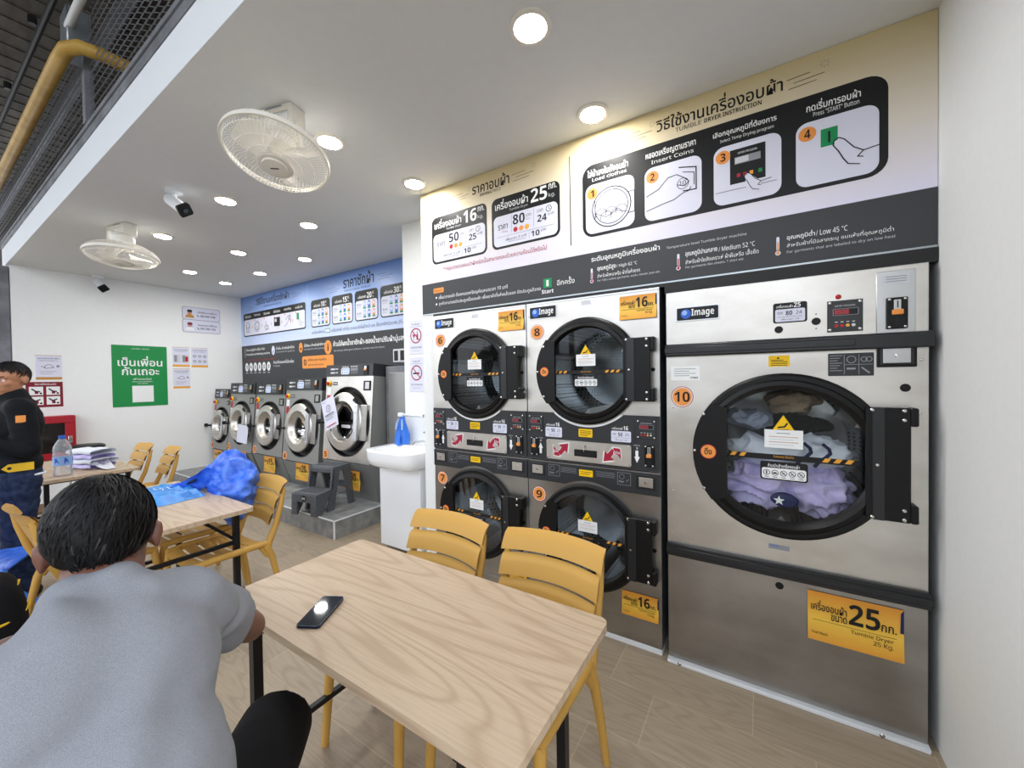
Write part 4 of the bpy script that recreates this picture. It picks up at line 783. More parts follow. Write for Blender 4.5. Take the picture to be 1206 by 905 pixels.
# ================================================================== WASHERS
def washer(n, x0, x1, z1, zp, zb, cz, ro, rg, kg, front, tagx, label):
    """x0..x1 width, z1 top, zp bottom of the control band, zb belt (all above the floor)"""
    P = .18; w = x1-x0; t = thing('washing_machine', label, 'washing machine', (x0, .59, P), 0, 'row of washing machines'); h, hp, hb, dep = z1-P, zp-P, zb-P, .405
    sl = .09/(h-hb)
    body = [(0, 0), (-.12, hb), (-.12+sl*(hp-hb), hp), (dep, hp), (dep, 0)]
    g = MB(); g.prism(body, .001, .006, 'washer_grey', 'yz'); g.prism(body, w-.006, w-.001, 'washer_grey', 'yz'); g.box(.006, w-.006, dep-.006, dep, 0, hp, 'washer_grey'); g.box(.006, w-.006, .0, dep-.006, 0, .01, 'washer_grey'); g.build('cabinet', t, 0)
    # frame lying on the leaning front: local y grows into the machine, z up along the face
    a = math.atan(sl); F = Matrix.Translation((0, -.12, hb)) @ Matrix.Rotation(-a, 4, 'X'); k = 1/math.cos(a)
    sc = lambda z: (z-zb)*k
    g = MB(F); c_z = sc(cz); cx = w/2+.0; plate_hole(g, .002, w-.002, .004, sc(zp), cx, c_z, ro, -.002, front)
    g.build('front_panel', t, 0)
    g = MB(F); g.lathe([(ro+.004, -.003), (ro+.004, -.008), (ro-.008, -.008), (ro-.012, .05), (ro-.05, .06), (rg, .06)], (cx, 0, c_z), 'rubber', 56, 'y'); g.build('door_seal', t, 35)
    # door: deep stamped steel ring, glass bowl, hinge and lever
    rs = ro*.84; ox = -.035*ro/.4
    g = MB(F); g.lathe([(rs, .045), (rs, -.028), (rs-.012, -.040), (rs*.70, -.046), (rs*.66, -.036), (rg+.012, .025), (rg, .025), (rg, .045)], (cx+ox, 0, c_z), 'steel', 56, 'y', True)
    for q in range(9):
        b_ = R(200+q*9); g.line([(cx+ox+rs*.52*math.cos(b_), c_z+rs*.52*math.sin(b_)), (cx+ox+rs*.62*math.cos(b_), c_z+rs*.62*math.sin(b_))], .006, 'steel_dark', -.022, 1)
    d = g.build('door', t, 35)
    g = MB(F); g.lathe([(rg+.004, .02), (rg*.9, .045), (rg*.5, .07), (0, .08)], (cx+ox, 0, c_z), 'glass', 40, 'y'); g.build('glass', d, 60)
    g = MB(F); g.box(cx+ox-rg*.42, cx+ox+rg*.42, .012, .014, c_z-rg*.38, c_z-rg*.2, 'white'); g.rect(cx+ox-rg*.8, cx+ox+rg*.8, c_z-rg*.12, c_z-rg*.03, 'ink', .013, 1); g.line([(cx+ox-rg*.35, c_z-rg*.29), (cx+ox+rg*.35, c_z-rg*.29)], .006, 'ltgrey', .0115, 1); g.build('glass_label', d, 0)
    g = MB(F); hx = cx+ox+rs*.70; g.box(hx, hx+.062*ro/.4, -.066, -.03, c_z-ro*.52, c_z+ro*.52, 'aluminium', .006); g.box(hx+.062*ro/.4, max(cx+ro*.94, hx+.07*ro/.4), -.03, .02, c_z-ro*.5, c_z+ro*.5, 'steel_dark', .006); g.prism([(hx-.05, c_z+ro*.62), (hx+.03, c_z+ro*.5), (hx+.05, c_z+ro*.5), (hx-.02, c_z+ro*.70)], -.05, -.035, 'ink')
    screws(g, [(hx+.03*ro/.4, c_z+ro*.52*q) for q in (-.85, -.55, .55, .85)], -.066, .008); g.build('hinge', d, 35)
    g = MB(F); lx = cx+ox-rs; g.tube([(lx+.03, -.03, c_z-.02), (lx-.015, -.06, c_z-.02), (lx-.05, -.075, c_z-.02)], .014, 'plastic_black', 10); g.box(lx-.095, lx-.045, -.10, -.05, c_z-.045, c_z+.01, 'plastic_black', .012); g.build('handle', d)
    g = MB(F); g.lathe([(ro*.72, .06), (ro*.72, .32), (0, .36)], (cx, 0, c_z), 'rubber', 40, 'y'); g.build('drum', t, 30)  # near-black drum: the dimness inside the machine put into its colour
    # control band, leaning with the front
    z0, zt = sc(zp), sc(z1); g = MB(F); g.prism([(-.012, z0), (-.012, zt), (.38, zt-.0), (.38, z0)], .0, w, 'panel_black', 'yz'); c = g.build('control_panel', t, 0)
    H = zt-z0; g = MB(F); Y = -.012
    for q in range(2):
        g.rect(w*.10, w*.20, z0+H*(.56-.32*q), z0+H*(.70-.32*q), 'ltgrey', Y, 1, .01); g.line([(w*.21, z0+H*(.64-.32*q)), (w*.27, z0+H*(.64-.32*q))], .012, 'ltgrey', Y, 1)
    g.rect(w*.34, w*.52, z0+H*.16, z0+H*.70, 'lilac', Y, 1, .02)
    for q in range(2):
        for e in range(4): g.rect(w*(.36+.04*e), w*(.385+.04*e), z0+H*(.24+.24*q), z0+H*(.38+.24*q), 'sky' if e else 'grey', Y, 2)
    g.text('เลือกโปรแกรม', w*.36, w*.5, z0+H*.75, z0+H*.86, 'white', Y, 1, .02)
    for q in range(2):
        for e in range(3): g.rect(w*(.55+.05*e), w*(.59+.05*e), z0+H*(.22+.26*q), z0+H*(.40+.26*q), 'ltgrey' if q else 'grey', Y, 1, .004); g.rect(w*(.557+.05*e), w*(.583+.05*e), z0+H*(.25+.26*q), z0+H*(.37+.26*q), 'ink', Y, 2)
    g.text('WASH PROGRAM', w*.54, w*.69, z0+H*.76, z0+H*.85, 'white', Y, 1, .02); g.build('print', c, 0)
    g = MB(F); g.box(w*.82, w*.91, -.022, -.012, z0+H*.10, z0+H*.86, 'plastic_black', .003); g.box(w*.845, w*.885, -.028, -.02, z0+H*.55, z0+H*.80, 'aluminium', .002); g.box(w*.84, w*.89, -.034, -.02, z0+H*.42, z0+H*.55, 'orange', .004); g.build('coin_slot', c, 30)
    g = MB(F); q = sc(zp)-.05*w/.8; g.box(w*.82, w*.955, -.012, -.002, q-.10*w/.8, q, 'plastic_black', .004); g.box(w*.86, w*.94, -.016, -.011, q-.085*w/.8, q-.015, 'ltgrey' if n == 5 else 'steel_dark', .003); g.build('coin_box', t, 30)
    g = MB(F); g.lathe([(.034, -.002), (.034, -.012), (.030, -.014), (0, -.014)], (w*.075, 0, q-.03), 'yellow', 20, 'y'); g.lathe([(.018, -.014), (.018, -.026), (.022, -.030), (.018, -.038), (0, -.039)], (w*.075, 0, q-.03), 'brick', 20, 'y'); g.build('emergency_button', t, 35)
    g = MB(F); g.rect(w*.16, w*.26, q-.05, q-.01, 'panel_black', -.002, 1); g.text('Image', w*.175, w*.245, q-.04, q-.02, 'white', -.002, 2, .02); g.build('badge', t, 0)
    g = MB(F); g.rect(w*.03, w*.115, q-.16, q-.075, 'white' if n in (4, 5) else 'brick', -.002, 1, .004); g.rect(w*.03, w*.115, q-.26, q-.17, 'brick' if n in (4, 5) else 'white', -.002, 1, .004); g.ring(w*.072, q-.215, .022, .006, 'ink', -.002, 2, 14); g.build('safety_label', t, 0)
    number_label(t, w*.07, .055, -.003, str(n), .058, F)
    # skirt
    a2 = math.atan2(.12, hb); S = Matrix.Rotation(a2, 4, 'X'); g = MB(S); L = math.hypot(.12, hb); g.box(.002, w-.002, -.004, 0, .0, L-.004, 'washer_grey'); g.build('skirt', t, 0)
    tw, th = tagx; price = price_tag(t, tw-x0, tw-x0+.30, th-P, th-P+.215, -.118, kg, 'เครื่องซักผ้า', 'Washing Machine')
    return t, F, cx, c_z
W5 = washer(5, -5.07, -4.20, 1.735, 1.597, .617, 1.075, .400, .195, '30', 'steel', (-4.66, .315), 'tallest washing machine, bright steel, numbered five, at the end beside the sink')
W4 = washer(4, -5.99, -5.17, 1.585, 1.430, .512, .950, .370, .165, '20', 'washer_grey', (-5.66, .29), 'grey washing machine numbered four, directly beside the tall bright one')
W3 = washer(3, -6.80, -6.01, 1.530, 1.365, .525, .935, .335, .145, '15', 'washer_grey', (-6.47, .30), 'grey washing machine numbered three in the middle of the row')
W2 = washer(2, -7.61, -6.84, 1.532, 1.366, .505, .935, .325, .140, '15', 'washer_grey', (-7.28, .30), 'grey washing machine numbered two with a blank sheet taped on its door edge')
W1 = washer(1, -8.175, -7.63, 1.440, 1.290, .480, .865, .285, .120, '10', 'washer_grey', (-8.07, .25), 'smallest grey washing machine numbered one against the side wall')
def taped(wr, label, cx, cz, w, h, ang, y=-.075, prt=True):
    t, F, mx, mz = wr; M = F @ Matrix.Translation((mx+cx, y, mz+cz)) @ Matrix.Rotation(ang, 4, 'Y'); g = MB(M)
    g.grid(lambda u, v: (w*(u-.5), .006*math.sin(v*3)*u, h*(v-.5)), 6, 6, 'lilac')
    if prt:
        g.ring(0, h*.16, w*.16, .006, 'ink2', -.006, 4, 18); g.rect(-.004, .004, h*.12, h*.21, 'ink2', -.006, 5)
        g.line([(-w*.38, h*.42), (-w*.1, h*.42)], .006, 'grey', -.006, 4)
        for q in range(3): g.line([(-w*.36, -h*(.04+.07*q)), (w*(.36-.1*(q == 2)), -h*(.04+.07*q))], .010 if q == 0 else .006, 'ink2' if q == 0 else 'grey', -.006, 4)
        g.rect(-w*.38, w*.38, -h*.42, -h*.39, 'brick', -.006, 4)
    o = g.build('paper_sheet', None, 60); loc = Vector(t.location); o.location = loc; tag(o, label, 'notice')
taped(W5, 'white notice with an exclamation mark taped across the door of washer five', -.215, .09, .25, .36, R(-22), -.082)
taped(W2, 'blank white sheet taped at the hinge edge of the door of washer two', .26, -.15, .31, .26, R(2), -.085, False)
# grey service panel and vent in the washer wall
g = MB(); g.box(-4.185, -3.485, .70, .995, .182, 1.70, 'steel_paint', .004); g.box(-4.13, -3.49, .685, .70, .24, 1.63, 'washer_grey', .004); o = thing('service_panel', 'grey metal service panel on the washer wall between washer five and the sink column', 'panel', (-3.85, .72, .182)); p = g.build('panel_door', o, 0); p.location = (3.85, -.72, -.182)
o = thing('air_vent', 'small pale louvred vent on the dark wall above the grey service panel', 'vent', (-4.12, .80, 1.745)); g = MB(); g.box(0, .62, -.05, .05, 0, .15, 'ltgrey', .005); g.build('vent_frame', o); g = MB()
for k in range(6): g.box(.025+.1*k, .085+.1*k, -.054, -.05, .02, .13, 'ink')
g.build('louvre', o, 0)

# ================================================================== STEP STOOL on the platform
def step_stool():
    t = thing('step_stool', 'dark grey two-step plastic stool standing on the grey tiled platform', 'step stool', (-4.585, .175, .18), R(12)); m = 'stool_grey'
    # front faces -y; lower tread towards the viewer
    g = MB(); g.box(-.15, .15, -.02, .22, .43, .455, m, .012); g.box(-.15, .15, -.03, .0, .385, .44, m, .008)
    for i in range(9): g.box(-.12+.028*i, -.104+.028*i, .02, .18, .455, .458, m)
    g.build('top_step', t); g = MB(); g.box(-.15, .15, -.25, -.02, .205, .23, m, .012); g.box(-.15, .15, -.255, -.235, .13, .215, m, .006)
    for i in range(9): g.box(-.12+.028*i, -.104+.028*i, -.22, -.05, .23, .233, m)
    g.build('lower_step', t)
    for sx in (-1, 1):
        g = MB(); x0, x1 = (sx*.165, sx*.142)
        g.prism([(-.26, 0), (-.19, 0), (-.03, .24), (.0, .44), (-.03, .44), (-.06, .23), (-.25, .215), (-.255, .2)], x0, x1, m, 'yz')
        g.prism([(-.10, 0), (-.02, 0), (.065, .40), (.12, .40), (.20, 0), (.27, 0), (.215, .45), (-.02, .45)], x0, x1, m, 'yz')
        g.box(sx*.144, sx*.16, .0, .22, .15, .15, m, .004); g.build('side_frame', t, 30)
    g = MB(); g.box(-.145, -.09, -.262, -.235, 0, .14, m, .004); g.box(.09, .145, -.262, -.235, 0, .14, m, .004); g.box(-.145, .145, .21, .225, .18, .25, m, .004); g.build('brace', t)
    g = MB(); g.lathe([(0, -.004), (.030, -.003), (.032, 0)], (0, -.255, .175), 'ink', 20, 'y'); g.text('AG', -.022, .022, .163, .187, 'white', -.259, 2, .02); g.build('badge', t, 0)
    return t
step_stool()

# ================================================================== WASHBASIN
t = thing('wash_basin', 'white ceramic washbasin on a white cabinet against the column', 'washbasin', (-3.24, .10, 0)); ox, oy = 3.24, -.10
g = MB(); X0, X1, Y0, Y1 = -.29, .225, -.03, .232; g.box(X0, X1, Y0+.012, Y1, .06, .80, 'cabwhite', .003); g.box(X0+.02, X1-.02, Y0+.05, Y1, 0, .06, 'steel_dark'); c = g.build('cabinet', t)
g = MB(); g.box(X0+.002, X1-.002, Y0-.006, Y0+.011, .066, .795, 'cabwhite', .003); g.build('cabinet_door', t)
g = MB(); n = 40
def outl(s, dz=0): # rounded basin outline
    P = []
    for k in range(n):
        a = 2*PI*k/n; cx_, sy_ = math.cos(a), math.sin(a); e = .42; x = math.copysign(abs(cx_)**e, cx_)*.31*s; y = math.copysign(abs(sy_)**e, sy_)*.215*s; P.append((-.02+x, .01+y+(.02 if s < .9 else 0)*(1 if sy_ < 0 else -.5)))
    return P
rings = [(.86, .795), (.93, .82), (.985, .87), (1.0, .925), (1.0, .94), (.975, .945), (.80, .94), (.74, .90), (.62, .845), (.30, .825), (.04, .822)]
V = []; Fc = []
for s_, z in rings: V += [(x, y, z) for x, y in outl(s_)]
for i in range(len(rings)-1):
    for k in range(n): Fc.append((i*n+k, i*n+(k+1) % n, (i+1)*n+(k+1) % n, (i+1)*n+k))
Fc.append(tuple(range(n))); Fc.append(tuple((len(rings)-1)*n+k for k in range(n))); g.add(V, Fc, 'ceramic'); g.build('basin', t, 50)
g = MB(); g.lathe([(.020, 0), (.020, .06), (.017, .075), (0, .08)], (.12, .17, .94), 'chrome', 16); g.tube([(.12, .17, .985), (.10, .12, 1.0), (.075, .06, .995), (.065, .045, .965)], [.013, .012, .011, .011], 'chrome', 10); g.tube([(.12, .17, 1.02), (.13, .15, 1.06), (.14, .10, 1.085)], [.008, .008, .007], 'chrome', 8); g.build('faucet', t)
g = MB(); g.lathe([(0, -.003), (.014, -.003), (.015, 0)], (.155, -.192, .895), 'steel_dark', 14, 'y'); g.build('overflow_cap', t)
t = thing('towel_rail', 'slim white rail on the column above the washbasin', 'rail', (-3.37, .30, 1.215)); g = MB(); g.tube([(-.165, 0, 0), (.165, 0, 0)], .009, 'trimwhite', 10); g.build('bar', t); 
for q in (-.15, .15):
    g = MB(); g.box(q-.015, q+.015, -.012, .034, -.018, .018, 'trimwhite', .004); g.build('bracket', t)
g = MB()
for cx_, L_, ph in ((-.050, .28, 0), (.040, .26, 2)):
    def bagf(u, v, cx_=cx_, L_=L_, ph=ph):
        a = 2*PI*u; r = .010+.029*min(1, v*1.5)**1.2*(1+.25*math.sin(4*a+6*v+ph)); return (cx_*min(1, .25+v)+r*math.cos(a), r*math.sin(a)*.8, -L_*v)
    g.grid(bagf, 36, 18, 'cloth_blue'); g.tube([(cx_*.5, -.026, -.03), (cx_*.8, -.034, -.08), (cx_*.9, -.040, -.13)], [.006, .012, .008], 'sky', 6)  # pale strand on each lobe is a highlight modelled as colour
g.box(-.025, .015, -.02, .02, -.012, .022, 'cloth_white', .006)
o = g.build('cloth_bag', None, 60); o.location = (-3.43, .255, 1.215); tag(o, 'blue cloth hanging from a clip on the rail above the basin', 'cloth')

# ================================================================== CEILING: DOWNLIGHTS, FANS, CAMERAS
def downlight():
    t = thing('ceiling_downlight', '', 'light', (0, 0, CZ), 0, 'recessed ceiling downlights')
    g = MB(); g.lathe([(.088, 0), (.088, -.006), (.080, -.010), (.070, -.010), (.066, -.004), (.066, 0)], (0, 0, 0), 'boneplastic', 40); g.build('trim_ring', t)
    g = MB(); g.lathe([(.067, -.005), (0, -.0055)], (0, 0, 0), 'lamp_glow', 40); g.build('diffuser', t)
    l = bpy.data.lights.new('lamp', 'AREA'); l.shape = 'DISK'; l.size = .13; l.energy = LAMP_W; l.color = (1, .98, .95); o = bpy.data.objects.new('lamp', l); COL.objects.link(o); o.parent = t; o.location = (0, 0, -.012); o.visible_camera = True
    return t
RA = ['fourth', 'third', 'second', 'first']; dl = downlight()
spots = [(-1.415, -.825, 'recessed downlight above the near table, in the row nearer the open front'), (-1.39, -.17, 'recessed downlight in front of the dryer instruction panel'),
         (-2.827, -.82, 'recessed downlight right beside the larger-looking ceiling fan'), (-2.782, -.17, 'recessed downlight in front of the cream price panel edge'),
         (-4.233, -.82, 'recessed downlight between the two fans, beside the white camera'), (-4.173, -.17, 'recessed downlight in front of the washing price title'),
         (-5.61, -.82, 'recessed downlight right beside the farther ceiling fan'), (-5.205, .383, 'recessed downlight above washer four, close to the blue banner'),
         (-5.57, -.17, 'recessed downlight above the platform edge, in line with washer four'), (-6.94, -.165, 'recessed downlight above the platform edge, in line with washer two'),
         (-6.293, .39, 'recessed downlight above washer three, close to the blue banner'), (-7.25, .36, 'recessed downlight above washer two, nearest the room corner')]
for i, (x, y, lab) in enumerate(spots):
    o = dl if i == 0 else dup(dl); o.location = (x, y, CZ); o['label'] = lab
def ceiling_fan(lab, bx, by, cx, cy, cz, n, rz, rad=.245):
    t = thing('ceiling_fan', lab, 'fan', (bx, by, CZ), 0, 'ceiling-mounted cage fans'); o = Vector((bx, by, CZ)); c = Vector((cx, cy, cz))-o
    g = MB(Matrix.Rotation(rz, 4, 'Z')); g.box(-.15, .15, -.05, .05, -.028, 0, 'boneplastic', .006); g.box(-.15, -.125, -.05, .05, -.12, -.02, 'boneplastic', .006); g.box(.125, .15, -.05, .05, -.12, -.02, 'boneplastic', .006); g.box(-.11, .11, -.035, .035, -.034, -.028, 'ltgrey', .003); g.rect(-.02, .09, -.016, -.008, 'grey', -.051, 1); b_ = g.build('bracket', t)
    nz_ = Vector(n).normalized(); q = Vector((0, 0, 1)).rotation_difference(nz_).to_matrix().to_4x4(); M = Matrix.Translation(c) @ q
    g = MB()
    for sx in (-1, 1):
        p0 = Matrix.Rotation(rz, 3, 'Z') @ Vector((sx*.137, 0, -.10)); p1 = M @ Vector((sx*.10, 0, -.10)); g.tube([p0, p0.lerp(p1, .6)+Vector((0, 0, .0)), p1], .013, 'boneplastic', 8)
    g.build('yoke', t)
    g = MB(M); g.lathe([(0, -.20), (.055, -.20), (.085, -.17), (.085, -.10), (.06, -.06), (0, -.05)], (0, 0, 0), 'boneplastic', 28); g.build('motor', t)
    g = MB(M); z0 = 0; g.lathe([(rad, -.012), (rad+.010, -.012), (rad+.012, .0), (rad+.010, .012), (rad, .012)], (0, 0, 0), 'boneplastic', 64, 'z', True)
    N_ = 84
    for k in range(N_):
        a = 2*PI*k/N_; P = []
        for s_, h, tw in ((1, .0, 0), (.96, .028, .02), (.75, .052, .10), (.5, .064, .2), (.30, .066, .28)):
            P.append((rad*s_*math.cos(a+tw), rad*s_*math.sin(a+tw), h))
        g.tube(P, .0016, 'fanwire', 3, False)
        P = [(p[0], p[1], -p[2]*1.4) for p in P]; g.tube(P, .0016, 'fanwire', 3, False)
    for s_, h in ((.96, .028), (.75, .052), (.52, .064)): g.tube([(rad*s_*math.cos(2*PI*k/48), rad*s_*math.sin(2*PI*k/48), h) for k in range(48)], .002, 'fanwire', 4, False, True)
    g.build('cage', t, 60)
    g = MB(M); g.lathe([(.085, .058), (.085, .068), (.075, .074), (.062, .072), (.058, .080), (0, .084)], (0, 0, 0), 'boneplastic', 40); k = g.build('hub_cap', t)
    g = MB(M @ Matrix.Translation((0, 0, .0848)) @ Matrix.Rotation(R(200), 4, 'Z') @ Matrix.Rotation(R(90), 4, 'X')); g.text('MASTER', -.022, .022, -.006, .006, 'ink', 0, 1, .03) if False else g.rect(-.022, .022, -.004, .004, 'ink2', 0, 1, .004); g.build('logo', k, 0)
    for i in range(3):
        g = MB(M @ Matrix.Rotation(i*2*PI/3+.5, 4, 'Z'))
        def bl(u, v):
            r = .05+u*(rad*.82-.05); wv = (.035+.10*math.sin(PI*min(1, u*.62+.12)))*(v-.5); return (r*math.cos(wv/max(r, .06)*1.0), r*math.sin(wv/max(r, .06)), -.01+.09*(v-.5)*(1-.4*u))
        g.grid(bl, 10, 6, 'fanwire'); g.build('blade', t, 60)
    return t
ceiling_fan('off-white caged ceiling fan, the bigger of the two in view, beside a lit downlight', -2.83, -1.13, -2.765, -1.165, 2.745, (.13, -.24, -.96), R(15))
ceiling_fan('off-white caged ceiling fan farther along, hanging flat below the ceiling', -5.60, -1.12, -5.47, -1.15, 2.70, (.10, -.06, -.99), R(10))
def cctv(lab, loc, d, size=1, wall=False):
    t = thing('security_camera', lab, 'camera', loc, 0, 'white bullet cameras'); g = MB(); s = size; g.lathe([(0, 0), (.045*s, 0), (.043*s, -.018*s), (.02*s, -.026*s), (0, -.026*s)], (0, 0, 0), 'trimwhite', 24); g.tube([(0, 0, -.02*s), (0, 0, -.06*s)], .014*s, 'trimwhite', 12); g.build('mount', t)
    d = Vector(d).normalized(); q = Vector((0, -1, 0)).rotation_difference(d).to_matrix().to_4x4(); M = Matrix.Translation((0, 0, -.075*s)) @ q; g = MB(M)
    g.lathe([(0, .05*s), (.030*s, .05*s), (.034*s, .04*s), (.034*s, -.09*s), (0, -.09*s)], (0, 0, 0), 'trimwhite', 20, 'y'); g.build('housing', t, 35); g = MB(M); g.prism(rrect(-.036*s, .036*s, -.036*s, .036*s, .012*s), -.105*s, -.088*s, 'plastic_black'); g.lathe([(0, -.110*s), (.014*s, -.110*s), (.016*s, -.104*s)], (0, 0, 0), 'phone_glass', 16, 'y'); g.build('lens_front', t, 35)
cctv('white bullet security camera with black face hanging from the ceiling between the fans', (-4.36, -1.11, CZ), (.75, .25, -.55), 1.25)
cctv('small white security camera with black face high on the white side wall', (-8.16, -.77, CZ), (.7, .2, -.6), 1.3)

# ================================================================== TABLES
def table(lab):
    t = thing('table', lab, 'table', (0, 0, 0), 0, 'folding tables with wood tops'); w, d = 1.28, .61; g = MB()
    g.prism(rrect(-w/2, w/2, -d/2, d/2, .03), .724, .75, 'table_wood', 'xy'); g.build('tabletop', t, 30)
    for sx in (-1, 1):
        x = sx*(w/2-.15)
        for sy in (-1, 1):
            g = MB(); y = sy*(d/2-.05); g.tube([(x, y, .70), (x, y, .018)], .016, 'black_metal', 4, sq=True); l = g.build('leg', t, 0); g = MB(); g.lathe([(.014, .018), (.018, .012), (.018, 0), (0, 0)], (x, y, 0), 'chrome' if sy > 0 else 'rubber', 12); g.build('foot_cap', l)
        cz_ = .51 if sx > 0 else .21; g = MB(); g.tube([(x, -d/2+.05, cz_), (x, d/2-.05, cz_)], .011, 'black_metal', 4, sq=True); g.build('crossbar', t, 0)
        g = MB(); g.tube([(x, -d/2+.02, .708), (x, d/2-.02, .708)], .015, 'black_metal', 4, sq=True); g.build('top_rail', t, 0)
        if sx > 0:
            g = MB(); g.tube([(x-.02, .06, .712), (x-.02, d/2-.05, .52)], .009, 'black_metal', 4, sq=True); g.build('brace', t, 0)
        else:
            g = MB(); g.tube([(x+.01, -d/2+.07, .69), (x+.05, -d/2+.05, .655), (x+.10, -d/2+.05, .69)], .007, 'black_metal', 6); g.build('latch', t)
    return t
T1 = table('wood-topped folding table with a phone on it, in front of the stacked dryers'); T1.location = (-1.675, -1.335, 0)
T2 = dup(T1, label='wood-topped folding table with a flat blue bag on it, in the middle of the row', loc=(-3.985, -1.36, 0))
T3 = dup(T1, label='wood-topped folding table with folded towels and a water bottle, by the side wall', loc=(-6.25, -1.345, 0))

# ================================================================== CHAIRS (front = +y, backrest at -y)
def chair():
    t = thing('chair', '', 'chair', (0, 0, 0), 0, 'mustard plastic chairs'); m = 'mustard'
    for k in range(5):
        g = MB(); y0 = -.19+.082*k
        def f(u, v, y0=y0):
            x = (u-.5)*.41; y = y0+v*.070; return (x, y, .462-.018*(1-(2*u-1)**2)+(.006 if k == 4 else 0)*0-(.02*v*v if k == 4 else 0))
        def shell(u, v, f=f):
            a = v*2
            if a <= 1: return f(u, a)
            p = f(u, 2-a); return (p[0], p[1], p[2]-.014)
        g.grid(shell, 14, 8, m); g.build('seat_slat', t, 50)
    for sx in (-1, 1):
        g = MB(); X = sx*.215
        g.tube([(X, -.215, .45), (X*1.0, -.10, .452), (X*1.0, .10, .455), (X*.98, .20, .448)], [.020, .021, .021, .020], m, 10); g.build('side_rail', t)
        g = MB(); g.tube([(sx*.222, -.325, .80), (sx*.222, -.305, .70), (sx*.220, -.268, .56), (sx*.217, -.225, .46), (sx*.217, -.215, .43)], [.014, .018, .020, .022, .022], m, 10); g.build('back_post', t)
        g = MB(); g.tube([(sx*.217, -.20, .445), (sx*.222, -.235, .36), (sx*.235, -.265, .20), (sx*.248, -.295, 0)], [.022, .021, .018, .015], m, 10); g.tube([(sx*.217, -.215, .36), (sx*.217, -.17, .43)], .014, m, 8); g.build('leg', t)
        g = MB(); g.tube([(sx*.212, .185, .45), (sx*.214, .20, .34), (sx*.220, .212, .18), (sx*.226, .225, 0)], [.021, .020, .018, .015], m, 10); g.build('leg', t)
    for k, (z0, z1, w) in enumerate(((.765, .845, .478), (.665, .750, .462), (.566, .650, .45))):
        g = MB()
        def f(u, v):
            s = 2*u-1; z = z0+(z1-z0)*v; lean = -.325-(z-.80)*.36+.02*(1 if k == 0 else 0)*v*v*-1; return (s*w/2*(1+.0*v), lean+.045*s*s-.028, z+.006*(1-s*s)*(1 if v > .5 else .6))
        def shell(u, v, f=f):
            a = v*2
            if a <= 1: return f(u, a)
            p = f(u, 2-a); return (p[0], p[1]+.013, p[2])
        g.grid(shell, 18, 10, m); g.build('back_slat', t, 50)
    return t
C = chair()
CH = [(-1.955, -1.10, PI, 'mustard slatted chair tucked behind the phone table, beside the sink cabinet'), (-1.385, -1.075, PI, 'mustard slatted chair tucked behind the phone table, in front of dryer nine'),
      (-4.25, -1.13, PI, 'mustard slatted chair behind the blue bag at the middle table, partly covered by it'), (-3.665, -1.15, PI, 'mustard slatted chair at the middle table with open back edge next to the blue bag'),
      (-4.20, -1.575, R(3), 'mustard slatted chair seen from behind beside the black backpack'),
      (-6.62, -1.07, PI, 'mustard slatted chair behind the far table, next to the green poster corner'), (-6.03, -1.0, PI-R(6), 'mustard slatted chair behind the far table end, closer to the platform'),
      (-1.52, -2.08, R(62), 'mustard slatted chair under the seated man in the grey T-shirt')]
for i, (x, y, a, lab) in enumerate(CH):
    o = C if i == 0 else dup(C); o.location = (x, y, 0); o.rotation_euler = (0, 0, a); o['label'] = lab
# bar stool, wood stool
t = thing('bar_stool', 'black round-topped bar stool by the white side wall behind the towels', 'stool', (-7.75, -1.02, 0)); g = MB(); g.lathe([(0, .735), (.16, .735), (.185, .755), (.185, .775), (.16, .79), (0, .792)], (0, 0, 0), 'plastic_black', 36); g.build('seat', t)
for k in range(4):
    a = PI/4+k*PI/2; g = MB(); g.tube([(.11*math.cos(a), .11*math.sin(a), .74), (.19*math.cos(a), .19*math.sin(a), 0)], .012, 'chrome', 10); g.build('leg', t)
g = MB(); g.tube([(.168*math.cos(2*PI*k/32), .168*math.sin(2*PI*k/32), .25) for k in range(32)], .008, 'chrome', 8, False, True); g.build('foot_ring', t)
t = thing('wooden_stool', 'low wooden stool with black metal legs beside the standing man', 'stool', (-6.02, -1.53, 0)); g = MB()
g.box(-.17, .17, -.15, .15, .43, .455, 'wood_stool', .004); g.build('seat', t)
for sx in (-1, 1):
    for sy in (-1, 1): g = MB(); g.tube([(sx*.15, sy*.13, .43), (sx*.15, sy*.13, 0)], .011, 'black_metal', 4, sq=True); g.build('leg', t, 0)
for sx in (-1, 1): g = MB(); g.tube([(sx*.15, -.13, .30), (sx*.15, .13, .30)], .009, 'black_metal', 4, sq=True); g.build('stretcher', t, 0)
# ================================================================== OPEN FRONT: mesh screen, pipes, cables
g = MB(); zt, zb_ = 4.06, 3.34; cell = .062; n_ = int(8.2/cell); m_ = int((zt-zb_)/cell)+1
for i in range(n_):
    x = -9.6+i*cell; P = []
    for k in range(m_*2+1):
        z = zb_+k*cell/2; P.append((x+(.5*cell if (k % 2) else -.5*cell)*1.02, -1.515+(.004 if k % 2 else -.004), z+(.015 if k == m_*2 else 0)))
    g.tube(P, .0028, 'mesh_wire', 3, False)
o = g.build('wire_mesh_screen', None, 0); tag(o, 'grey chain-link mesh screen standing above the white fascia', 'mesh screen'); 
t = thing('screen_frame', 'grey steel strut and clamp box holding the chain-link mesh', 'frame', (-4.5, -1.515, 3.339)); g = MB(); g.box(-.03, .03, -.03, .02, 0, .55, 'steel_paint', .004); g.build('post', t); g = MB(); g.box(-.17, .02, -.10, .02, .45, .74, 'galv', .006); g.build('clamp_box', t)
